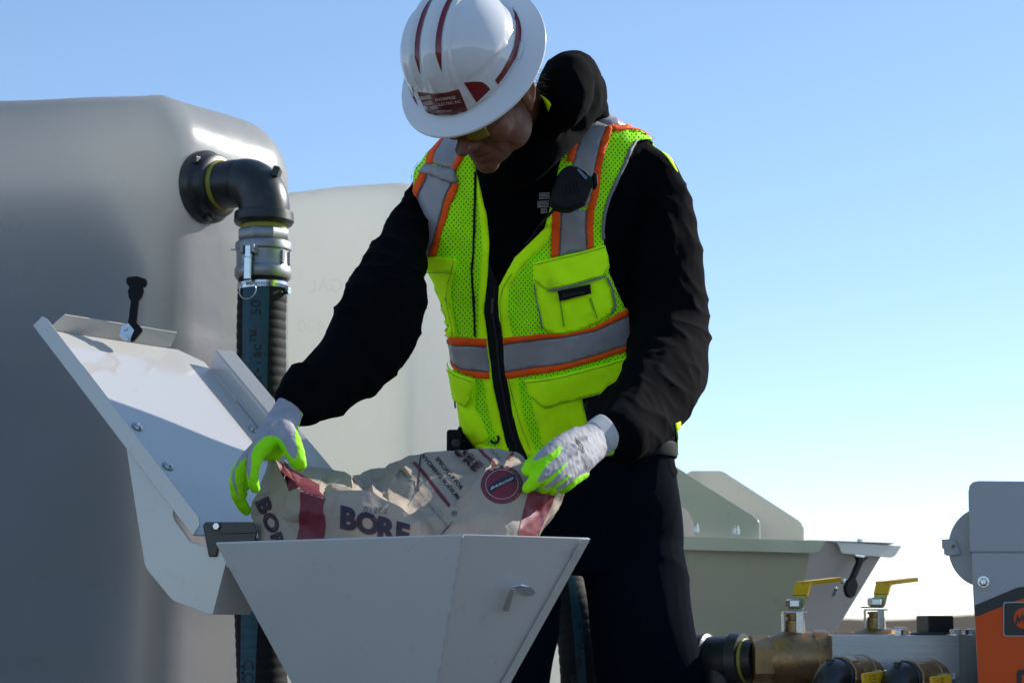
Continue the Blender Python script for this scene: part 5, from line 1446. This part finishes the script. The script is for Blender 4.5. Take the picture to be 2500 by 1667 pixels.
# stitching
def line(pts, off, m, w=1.1, name='stitch_line'):
    L, Rr = [], []
    for i, (x, y) in enumerate(pts):
        a, b_ = pts[max(i-1, 0)], pts[min(i+1, len(pts)-1)]
        dx, dy = b_[0]-a[0], b_[1]-a[1]; l = math.hypot(dx, dy)
        L.append((x-dy/l*w, y+dx/l*w)); Rr.append((x+dy/l*w, y-dx/l*w))
    return vd(name, L+Rr[::-1], off, m, vest, step=9, thick=0)
line(B([(268, 938), (345, 958), (480, 966)]), 0.0152, M['grey_stitch'])
line(B([(298, 1022), (380, 1070), (490, 1085)]), 0.0152, M['grey_stitch'])
line(B([(555, 959), (640, 943), (800, 928), (980, 893), (1070, 853), (1128, 826)]), 0.0152, M['grey_stitch'])
line(B([(567, 1083), (650, 1071), (850, 1041), (1000, 1001), (1150, 952)]), 0.0152, M['grey_stitch'])
line(A([(341, 962), (318, 1030), (294, 1095), (281, 1190)]), 0.0150, M['grey_stitch'])
line(A([(464, 1010), (438, 1062), (422, 1120), (398, 1230), (360, 1386)]), 0.0150, M['grey_stitch'])
line(A([(1052, 1160), (1048, 1260), (1042, 1398)]), 0.0150, M['grey_stitch'])
line(A([(1182, 1156), (1179, 1260), (1185, 1368)]), 0.0150, M['grey_stitch'])
line(B([(694, 580), (780, 558), (900, 532), (1010, 500)]), 0.0250, M['lime_stitch'])
line(B([(694, 648), (738, 682), (764, 692), (890, 664), (1006, 632), (1024, 592)]), 0.0250, M['lime_stitch'])
line(B([(180, 598), (260, 607), (336, 612)]), 0.0215, M['lime_stitch'])
line(B([(330, 550), (326, 606), (312, 664), (311, 722), (326, 800), (341, 918)]), 0.0215, M['lime_stitch'])
line(B([(655, 1132), (760, 1115), (900, 1085), (1020, 1055), (1112, 1028)]), 0.0268, M['lime_stitch'])
line(B([(690, 1192), (726, 1222), (748, 1236), (900, 1203), (1000, 1178)]), 0.0268, M['lime_stitch'])
line(B([(300, 1052), (370, 1097), (432, 1126)]), 0.0268, M['lime_stitch'])
line(B([(580, 1120), (596, 1200), (622, 1290), (650, 1372), (680, 1460)]), 0.0140, M['lime_stitch'])
line(B([(548, 920), (540, 850), (536, 760), (548, 690), (590, 620)]), 0.0140, M['lime_stitch'])

# ---------------------------------------------------------------- speaker microphone clipped on the vest
rc = P(1400, 455, 4.02)
rn = V((0.12, -0.97, 0.2)).normalized()
radio = thing('radio_microphone', rc, 'black radio speaker microphone clipped to the vest strap', 'radio')
rp_ = rc+rn*0.012
cs = plate('microphone_body', [(1384, 404), (1392, 401), (1410, 403), (1432, 414), (1440, 424), (1449, 434), (1452, 448), (1444, 470), (1432, 490), (1412, 500), (1396, 508), (1378, 508), (1358, 503), (1347, 494), (1346, 478), (1352, 450), (1360, 428), (1372, 412)], rp_, rn, -0.034, M['black_rubber'], radio, bevel=0.007)
plate('indicator_window', [(1407, 415), (1413, 413), (1435, 434), (1430, 440)], rp_+rn*0.001, rn, 0.0015, M['lcd'], radio, bevel=0.0006)
for k in range(5):
    x, y = 1372+k*9, 452-k*3
    plate('speaker_slot', [(x, y), (x+4, y-1), (x+9-k*0, y+26), (x+5, y+28)], rp_+rn*0.0005, rn, 0.0012, M['black_rubber'], radio, bevel=0.0004)
plate('talk_button', [(1444, 430), (1455, 432), (1457, 460), (1448, 464)], rp_-rn*0.02, rn, 0.02, M['black_rubber'], radio, bevel=0.003)
plate('clip', [(1430, 440), (1452, 428), (1456, 462), (1436, 470)], rp_-rn*0.04, rn, 0.006, M['black_steel'], radio, bevel=0.002)
q = [P(1362, 502, 4.03), P(1340, 525, 4.02), P(1318, 552, 4.025), P(1300, 580, 4.035), P(1280, 600, 4.05)]
qq = [drop(HBV, *proj(p), 4.1)[0]+V((0, -0.010, 0)) for p in q[2:]]
q = q[:2]+[V((p.x, p.y, p.z)) for p in qq]
obj('cable', tube([(p.x, p.y, p.z, 0.0032, 0.0032) for p in q], n=10, sub=6), M['black_rubber'], radio, smooth=180)

# ---------------------------------------------------------------- gloves: one skin each, five fingers
def glove(geos, grey, palm, name_label):
    co, fa = remesh(geos, 0.0023, 4)
    nr = normals_of(co, fa)
    coat = []
    vs = []
    for p, n in zip(co, nr):
        v = V(p); x, y = proj(v)
        d = pdist(grey, x, y); ins = inside(grey, x, y)
        s = -d if ins else d
        if n.y > 0.25: s = 6*(n.dot(palm)+0.1)
        s = max(-6, min(6, s))+0.8*noise.noise(v*260)
        coat.append(s)
        w = 0.0009*noise.noise(v*120)+0.0012*noise.noise(V((v.x*60, v.y*40, v.z*60)))
        vs.append(v+n*(w+(0.0006 if s > 0 else 0)))
    o = obj('glove', (vs, fa), M['glove'], man, smooth=180)
    at = o.data.attributes.new('coat', 'FLOAT', 'POINT')
    at.data.foreach_set('value', coat)
    return o, bvh_of((vs, fa))
GL = lambda pts: [(550+x/3.484, 950+y/3.484) for x, y in pts]
greyL = GL([(390, 120), (340, 230), (160, 490), (60, 700), (50, 760), (90, 880), (130, 960), (110, 900), (82, 760), (82, 690), (130, 620), (187, 570), (172, 640), (180, 700), (206, 772), (222, 640), (222, 560), (245, 490), (330, 405), (390, 392), (450, 410), (490, 450), (535, 540), (575, 590), (600, 590), (612, 540), (605, 470), (590, 420), (600, 330), (660, 250), (620, 80), (500, 40)])
gL, gLb = glove([
    ptube([(722, 975, 3.862, 36), (702, 1005, 3.845, 38), (682, 1045, 3.815, 44), (662, 1080, 3.795, 46), (650, 1098, 3.79, 40)], 0.62, n=22, sub=5),
    ptube([(690, 1050, 3.79, 30), (708, 1080, 3.768, 27), (722, 1112, 3.752, 23), (734, 1140, 3.750, 15)], 1.0, n=16),
    ptube([(655, 1080, 3.775, 24), (628, 1108, 3.748, 20), (617, 1145, 3.738, 15), (619, 1180, 3.738, 13), (624, 1196, 3.742, 11)], 1.0, n=16),
    ptube([(650, 1085, 3.80, 27), (604, 1125, 3.785, 22), (580, 1160, 3.778, 18), (578, 1200, 3.785, 16), (592, 1232, 3.80, 14), (604, 1250, 3.81, 11)], 1.0, n=16),
    ptube([(645, 1085, 3.84, 24), (600, 1125, 3.85, 18), (582, 1165, 3.855, 16), (590, 1210, 3.865, 14)], 1.0, n=14),
    ptube([(650, 1080, 3.875, 22), (612, 1115, 3.895, 15), (596, 1150, 3.90, 13), (598, 1190, 3.905, 12)], 1.0, n=14),
    ptube([(650, 1078, 3.775, 16), (668, 1068, 3.772, 14), (690, 1072, 3.772, 16)], 0.9, n=12)],
    greyL, V((0.6, -0.3, -0.6)), '')
obj('glove_cuff', ptube([(734, 962, 3.872, 37), (722, 976, 3.864, 40), (712, 990, 3.856, 39)], 0.72, n=30, round_end=True, wob=lambda t, w: 1+0.01*math.sin(w*30)), M['cuff'], gL, smooth=180)
GR = lambda pts: [(1200+x/4.48, 950+y/4.48) for x, y in pts]
greyR = GR([(1000, 330), (900, 400), (780, 450), (700, 500), (690, 530), (600, 610), (530, 660), (447, 770), (465, 785), (560, 745), (660, 690), (730, 622), (760, 620), (768, 655), (740, 720), (650, 790), (580, 870), (530, 940), (502, 1000), (512, 1018), (560, 1000), (650, 950), (740, 870), (815, 805), (828, 815), (780, 880), (700, 960), (620, 1030), (555, 1075), (590, 1085), (650, 1070), (740, 1010), (800, 970), (868, 930), (875, 945), (830, 990), (760, 1040), (700, 1080), (720, 1108), (800, 1075), (870, 1020), (940, 960), (1020, 920), (1112, 905), (1190, 790), (1350, 650), (1200, 350)])
gR, gRb = glove([
    ptube([(1486, 1068, 3.872, 44), (1455, 1075, 3.845, 46), (1425, 1092, 3.805, 52), (1398, 1112, 3.772, 54), (1372, 1128, 3.755, 46)], 0.6, n=22, sub=5),
    ptube([(1412, 1065, 3.79, 26), (1368, 1085, 3.745, 23), (1335, 1108, 3.722, 20), (1302, 1132, 3.712, 19), (1284, 1150, 3.715, 14)], 1.0, n=16),
    ptube([(1392, 1098, 3.752, 24), (1352, 1128, 3.722, 20), (1320, 1158, 3.706, 18), (1296, 1182, 3.708, 15), (1285, 1193, 3.715, 11)], 1.0, n=16),
    ptube([(1396, 1122, 3.755, 22), (1364, 1152, 3.722, 18), (1338, 1178, 3.716, 15), (1326, 1194, 3.732, 12)], 1.0, n=16),
    ptube([(1405, 1140, 3.76, 21), (1380, 1168, 3.732, 16), (1358, 1188, 3.730, 13), (1347, 1198, 3.745, 11)], 1.0, n=16),
    ptube([(1420, 1150, 3.78, 20), (1402, 1170, 3.755, 14), (1384, 1186, 3.748, 12), (1370, 1196, 3.758, 10)], 1.0, n=16)],
    greyR, V((-0.3, 0.5, -0.7)), '')
ring = [GR([(985, 345), (1040, 330), (1130, 360), (1220, 450), (1290, 550), (1325, 650), (1310, 690)])]
obj('glove_cuff', ptube([(1452, 1068, 3.848, 42), (1468, 1062, 3.858, 47), (1482, 1056, 3.866, 49), (1486, 1054, 3.868, 45)], 0.68, n=30, round_end=False, wob=lambda t, w: 1+0.01*math.sin(w*30)), M['cuff'], gR, smooth=180)
def gd(name, poly, m): return drape(name, poly, gRb, 0.0008, m, gR, step=5, thick=0, Yg=3.76)
op = GR([(910, 508), (940, 548), (1000, 610), (1020, 692), (985, 672), (945, 640)]); 
def outline(pts, w):
    c = (sum(p[0] for p in pts)/len(pts), sum(p[1] for p in pts)/len(pts))
    return [(c[0]+(x-c[0])*w, c[1]+(y-c[1])*w) for x, y in pts]
inn = outline(op, 0.66)
for i in range(len(op)):
    j = (i+1) % len(op)
    gd('glove_emblem', [op[i], op[j], inn[j], inn[i]], M['ink'])
gd('glove_emblem', outline(op, 0.34), M['ink'])

P, mpp = P_, mpp_

# ---------------------------------------------------------------- the paper bag in the hopper
bag = thing('paper_bag', (-0.2, 3.85, ZR-0.2), 'crumpled kraft paper powder bag with maroon stripes being emptied into the hopper', 'bag')
# facets of the crushed paper: photo pixel + depth of every crease corner
KP = [
 # left end face
 (655, 1124, 3.86), (624, 1205, 3.84), (610, 1240, 3.86), (628, 1300, 3.85), (640, 1345, 3.86), (672, 1122, 3.80), (704, 1190, 3.775), (692, 1265, 3.79), (682, 1345, 3.79), (662, 1200, 3.81), (660, 1270, 3.815),
 # top face going back
 (700, 1128, 3.85), (742, 1138, 3.90), (790, 1146, 3.92), (836, 1150, 3.90), (858, 1160, 3.84), (862, 1196, 3.80), (780, 1196, 3.76), (740, 1165, 3.83), (800, 1175, 3.84), (838, 1180, 3.82),
 # front, red striped face
 (722, 1186, 3.755), (735, 1200, 3.735), (790, 1216, 3.72), (700, 1240, 3.765), (730, 1250, 3.74), (742, 1278, 3.755), (720, 1300, 3.76), (795, 1260, 3.715), (800, 1345, 3.72), (724, 1345, 3.76), (760, 1247, 3.728), (755, 1345, 3.74), (697, 1300, 3.775),
 # front face with the big letters
 (826, 1198, 3.73), (860, 1200, 3.725), (912, 1206, 3.72), (950, 1226, 3.70), (1000, 1258, 3.68), (1022, 1272, 3.665), (1030, 1345, 3.66), (840, 1258, 3.69), (910, 1268, 3.67), (960, 1300, 3.66), (880, 1345, 3.68), (950, 1345, 3.665), (840, 1345, 3.70), (812, 1262, 3.71),
 # crushed middle, in the sun
 (864, 1160, 3.90), (884, 1172, 3.90), (892, 1198, 3.85), (878, 1158, 3.92), (905, 1144, 3.96), (940, 1142, 3.95), (956, 1160, 3.88), (948, 1192, 3.82), (962, 1163, 3.85), (920, 1172, 3.91), (925, 1195, 3.84), (908, 1180, 3.88), (938, 1215, 3.80),
 (945, 1140, 3.98), (968, 1126, 3.97), (1004, 1116, 3.94), (976, 1148, 3.90), (988, 1140, 3.86), (970, 1175, 3.84),
 # middle sloping face
 (1040, 1106, 3.93), (1090, 1098, 3.92), (1150, 1096, 3.91), (1210, 1098, 3.91), (1256, 1106, 3.90), (1278, 1118, 3.87), (1288, 1132, 3.82), (1010, 1170, 3.83), (1080, 1150, 3.85), (1150, 1150, 3.83), (1000, 1220, 3.76), (1060, 1220, 3.77), (1120, 1200, 3.785), (1040, 1262, 3.71), (1090, 1268, 3.715), (1100, 1215, 3.76), (1130, 1180, 3.80), (1170, 1160, 3.80), (1180, 1142, 3.82), (1225, 1128, 3.84), (1080, 1290, 3.70), (1060, 1300, 3.70), (1090, 1345, 3.70), (1060, 1345, 3.69), (1150, 1120, 3.885), (1210, 1115, 3.875), (1060, 1130, 3.89), (1000, 1140, 3.88),
 # right lobe with the round badge
 (1185, 1150, 3.775), (1230, 1136, 3.77), (1292, 1134, 3.775), (1148, 1196, 3.745), (1112, 1238, 3.72), (1090, 1268, 3.705), (1086, 1300, 3.69), (1100, 1345, 3.68), (1150, 1260, 3.70), (1170, 1345, 3.66), (1220, 1180, 3.735), (1230, 1260, 3.685), (1240, 1345, 3.66), (1268, 1200, 3.73), (1272, 1290, 3.695), (1262, 1345, 3.70), (1296, 1200, 3.745), (1330, 1205, 3.76), (1380, 1200, 3.80), (1395, 1184, 3.83), (1370, 1225, 3.81), (1340, 1270, 3.79), (1312, 1312, 3.76), (1296, 1345, 3.76), (1290, 1240, 3.735), (1325, 1250, 3.77),
]
sil = [(640, 1345), (628, 1300), (610, 1240), (624, 1205), (655, 1124), (672, 1122), (700, 1128), (742, 1138), (790, 1146), (836, 1150), (858, 1160), (864, 1160), (878, 1158), (905, 1144), (940, 1142), (945, 1140), (968, 1126), (1004, 1116), (1040, 1106), (1090, 1098), (1150, 1096), (1210, 1098), (1256, 1106), (1278, 1118), (1288, 1132), (1292, 1134), (1340, 1160), (1395, 1184), (1380, 1200), (1370, 1225), (1340, 1270), (1312, 1312), (1296, 1345), (1262, 1345), (1240, 1345), (1170, 1345), (1100, 1345), (1090, 1345), (1060, 1345), (1030, 1345), (950, 1345), (880, 1345), (840, 1345), (800, 1345), (755, 1345), (724, 1345), (682, 1345)]
KP.append((1340, 1160, 3.84))
def bag_geo():
    pts = [(x, y) for x, y, _ in KP]
    dd = {}
    for i, (x, y, Y) in enumerate(KP): dd.setdefault((x, y), Y)
    uniq = list(dd.keys())
    idx = {p: i for i, p in enumerate(uniq)}
    n = len(sil)
    edges = [(idx[sil[i]], idx[sil[(i+1) % n]]) for i in range(n)]
    crease = [[(826, 1198), (860, 1200), (912, 1206), (950, 1226), (1000, 1258), (1022, 1272), (1030, 1345)], [(1185, 1150), (1148, 1196), (1112, 1238), (1090, 1268), (1086, 1300)], [(672, 1122), (704, 1190), (692, 1265)], [(704, 1190), (722, 1186), (735, 1200), (790, 1216), (826, 1198)], [(1185, 1150), (1230, 1136), (1292, 1134)], [(1296, 1200), (1290, 1240), (1272, 1290)]]
    for c in crease:
        for a, b_ in zip(c, c[1:]): edges.append((idx[a], idx[b_]))
    r = delaunay_2d_cdt([V(p) for p in uniq], edges, [], 1, 1e-4)
    co = []
    orig = r[3]
    for i, p in enumerate(r[0]):
        src = orig[i]
        if src: Y = dd[uniq[src[0]]]
        else:
            k = min(uniq, key=lambda q: (q[0]-p.x)**2+(q[1]-p.y)**2); Y = dd[k]
        co.append((p.x, p.y, Y))
    return co, [tuple(f) for f in r[2]]
bco, bfa = bag_geo()
bco = [(x, y, Y+(0.04 if (862 < x < 1290 and y < 1199 and Y > 3.80) else (-0.028 if (x > 1140 and y > 1134 and Y < 3.80) else (-0.018 if (720 < x < 960 and y > 1190) else 0.0)))) for x, y, Y in bco]
bm = bmesh.new()
bv = [bm.verts.new(P(x, y, Y)) for x, y, Y in bco]
for f in bfa: bm.faces.new([bv[i] for i in f])
bmesh.ops.recalc_face_normals(bm, faces=bm.faces)
# the hidden back of the bag
front = list(bm.faces)
bnd = [e for e in bm.edges if e.is_boundary]
ret = bmesh.ops.extrude_edge_only(bm, edges=bnd)
nvs = [v for v in ret['geom'] if isinstance(v, bmesh.types.BMVert)]
for v in nvs:
    c = V((-0.18, 3.93, v.co.z)); v.co = v.co+V((0, 0.10, -0.035))+(c-v.co)*0.12
e2 = [e for e in ret['geom'] if isinstance(e, bmesh.types.BMEdge)]
bmesh.ops.contextual_create(bm, geom=e2)
bmesh.ops.triangulate(bm, faces=[f for f in bm.faces if len(f.verts) > 4])
for _ in range(3):
    bmesh.ops.subdivide_edges(bm, edges=[e for e in bm.edges if e.calc_length() > 0.006], cuts=1, use_grid_fill=True)
    bmesh.ops.triangulate(bm, faces=bm.faces)
bm.normal_update()
bm.verts.ensure_lookup_table()
bm.normal_update()
for v in bm.verts:
    p = v.co
    r1 = abs(noise.noise(p*15))**0.7; r2 = abs(noise.noise(p*55+V((3, 1, 2)))); r3 = noise.noise(p*10)
    f1 = noise.voronoi(p*21+V((0.7, 0.2, 0.4)))[0]; f2 = noise.voronoi(p*52)[0]
    v.co = p+v.normal*(0.0075*(f1[0]-0.35)+0.0014*(f2[0]-0.35)+0.0045*(0.3-r1)+0.004*r3)
bmesh.ops.recalc_face_normals(bm, faces=bm.faces)
bm.verts.index_update()
BG = ([v.co.copy() for v in bm.verts], [tuple(v.index for v in f.verts) for f in bm.faces])
bm.free()
BB = bvh_of(BG)
paper = obj('paper', BG, M['kraft'], bag, smooth=28)
def bp_(name, poly, m, off=0.0010, step=5): return drape(name, poly, BB, off, m, bag, step=step, thick=0, Yg=3.75, smooth=40)
ZB = lambda pts: [(550+x/3.484, 950+y/3.484) for x, y in pts]
ZC = lambda pts: [(1000+x/5.6, 1050+y/5.6) for x, y in pts]
bp_('printed_stripe', ZB([(424, 602), (470, 592), (500, 610), (560, 680), (640, 720), (800, 815), (800, 870), (850, 920), (640, 830), (545, 865), (500, 760), (450, 660)]), M['bag_red'])
bp_('printed_stripe', ZB([(640, 836), (730, 862), (855, 925), (836, 985), (832, 1040), (850, 1080), (856, 1160), (840, 1280), (830, 1330), (560, 1330), (610, 1270), (632, 1180), (628, 1080), (640, 1000)]), M['bag_red'])
def btext(body, at, xd, yd, m=None, off=0.0022, bold=0.0, spacing=1.0, curve=None, align='CENTER', fine=0):
    return print_text('printed_lettering', body, at, xd, yd, BB, off, m or M['bag_ink'], bag, bold=bold, spacing=spacing, Yg=3.75, curve=curve, align=align, fine=fine)
def big(body, at, xd, yd, lift=0.0, **k):
    btext(body, at, xd, yd, m=M['bag_red'], off=0.0018+lift, bold=0.055, fine=0.07, **k)
    btext(body, at, xd, yd, off=0.0030+lift, bold=0.028, fine=0.07, **k)
big('B', (849, 1268), (70, 14), (2, -72)); big('O', (897, 1280), (66, 14), (2, -68)); big('R', (941, 1293), (68, 16), (4, -70)); big('E', (982, 1305), (66, 18), (4, -68))
big('B', (643, 1234), (26, 58), (42, -20)); big('O', (660, 1276), (24, 56), (40, -18)); big('R', (676, 1316), (20, 50), (34, -14))
btext('01202', (917, 1246), (21, 1.5), (3, -20), m=M['bag_small'], spacing=1.15)
bp_('printed_stripe', ZC([(930, 262), (985, 262), (1050, 340), (1130, 400), (1170, 450), (1195, 510), (1150, 520), (1125, 470), (1080, 410), (1000, 340)]), M['bag_red'])
bp_('printed_stripe', ZC([(1395, 290), (1425, 305), (1410, 360), (1350, 420), (1328, 390), (1370, 340)]), M['bag_red'])
bp_('printed_stripe', ZC([(30, 450), (80, 430), (200, 560), (330, 730), (450, 880), (560, 1020), (540, 1060), (400, 900), (270, 720), (140, 560)]), M['bag_red'])
for ch, (x, y) in zip('ORE', ((690, 300), (815, 410), (905, 500))):
    big(ch, ZC([(x, y)])[0], (25, 22), (27, -24), lift=0.003)
btext('SPECIALLY FOR', ZC([(540, 590)])[0], (9.0, 11.0), (11.5, -8.5), bold=0.02)
btext('WYOMING SODIUM', ZC([(410, 625)])[0], (10.2, 12.2), (11.5, -8.5), bold=0.02)
btext('Designed For Trenchless Technology Application', ZC([(200, 930)])[0], (5.8, 7.0), (5.6, -4.4), m=M['bag_small'])
btext('Eco Drilling', ZC([(90, 970)])[0], (5.6, 6.6), (5.6, -4.4), m=M['bag_small'])
btext('lineTcur', ZC([(1180, 330)])[0], (7.5, 6.5), (7, -8), m=M['bag_small'])
# round badge
ctr = ZC([(1262, 745)])[0]
circ = lambda r, sx=1.0: [(ctr[0]+r*0.985*math.cos(a*math.pi/24), ctr[1]+r*0.90*math.sin(a*math.pi/24)) for a in range(48)]
bp_('printed_badge', circ(52), M['bag_red'], off=0.0008, step=6)
def ringp(r0, r1, m, off):
    vs, fs = [], []
    for a in range(60):
        for r in (r0, r1):
            p, n = drop(BB, ctr[0]+r*0.985*math.cos(a*math.pi/30), ctr[1]+r*0.90*math.sin(a*math.pi/30), 3.75)
            vs.append(p+n*off)
    for a in range(60): fs.append((2*a, 2*a+1, (2*a+3) % 120, (2*a+2) % 120))
    obj('badge_ring', (vs, fs), m, bag, smooth=0)
ringp(39.0, 40.0, M['bag_white'], 0.0014)
bp_('badge_bar', ZC([(1065, 790), (1180, 700), (1290, 640), (1420, 605), (1445, 630), (1460, 690), (1330, 715), (1240, 765), (1120, 868), (1080, 830)]), M['bag_ink'], off=0.0015, step=6)
btext('BAROID', ZC([(1262, 732)])[0], (13.6, -6.3), (4.2, -10.5), m=M['bag_white'], off=0.0030, bold=0.03, spacing=1.12)
def arc(r, a0): return lambda x, y: (math.cos(a0+x/r)*(r-y) if False else (r+y)*math.cos(a0-x/r), (r+y)*math.sin(a0-x/r))
btext('INDUSTRIAL', ctr, (8.4, 0), (0, -7.8), m=M['bag_small'], off=0.0018, curve=arc(5.2, R(182)))
btext('DRILLING PRODUCTS', ctr, (8.4, 0), (0, -7.8), m=M['bag_small'], off=0.0018, curve=arc(5.2, R(58)))
def arc2(r, a0): return lambda x, y: ((r-y)*math.cos(a0+x/r), (r-y)*math.sin(a0+x/r))
btext('HALLIBURTON', ctr, (8.4, 0), (0, -7.8), m=M['bag_small'], off=0.0018, curve=arc2(5.7, R(-70)), spacing=1.1)
btext('\u2022', (ctr[0]-18, ctr[1]+39), (14, 0), (0, -14), m=M['bag_small'], off=0.0018); btext('\u2022', (ctr[0]+46, ctr[1]-2), (14, 0), (0, -14), m=M['bag_small'], off=0.0018)
btext('\u00ae', ZC([(610, 1142)])[0], (20, 3), (4, -19), off=0.0014)
big('L', ZC([(548, 1300)])[0], (26, -22), (22, 26*-0.9)); big('E', ZC([(455, 1400)])[0], (26, -22), (22, -24))
bp_('printed_stripe', ZC([(1625, 830), (1985, 870), (1965, 960), (1900, 1120), (1800, 1330), (1740, 1480), (1450, 1560), (1500, 1340), (1560, 1080)]), M['bag_red'])
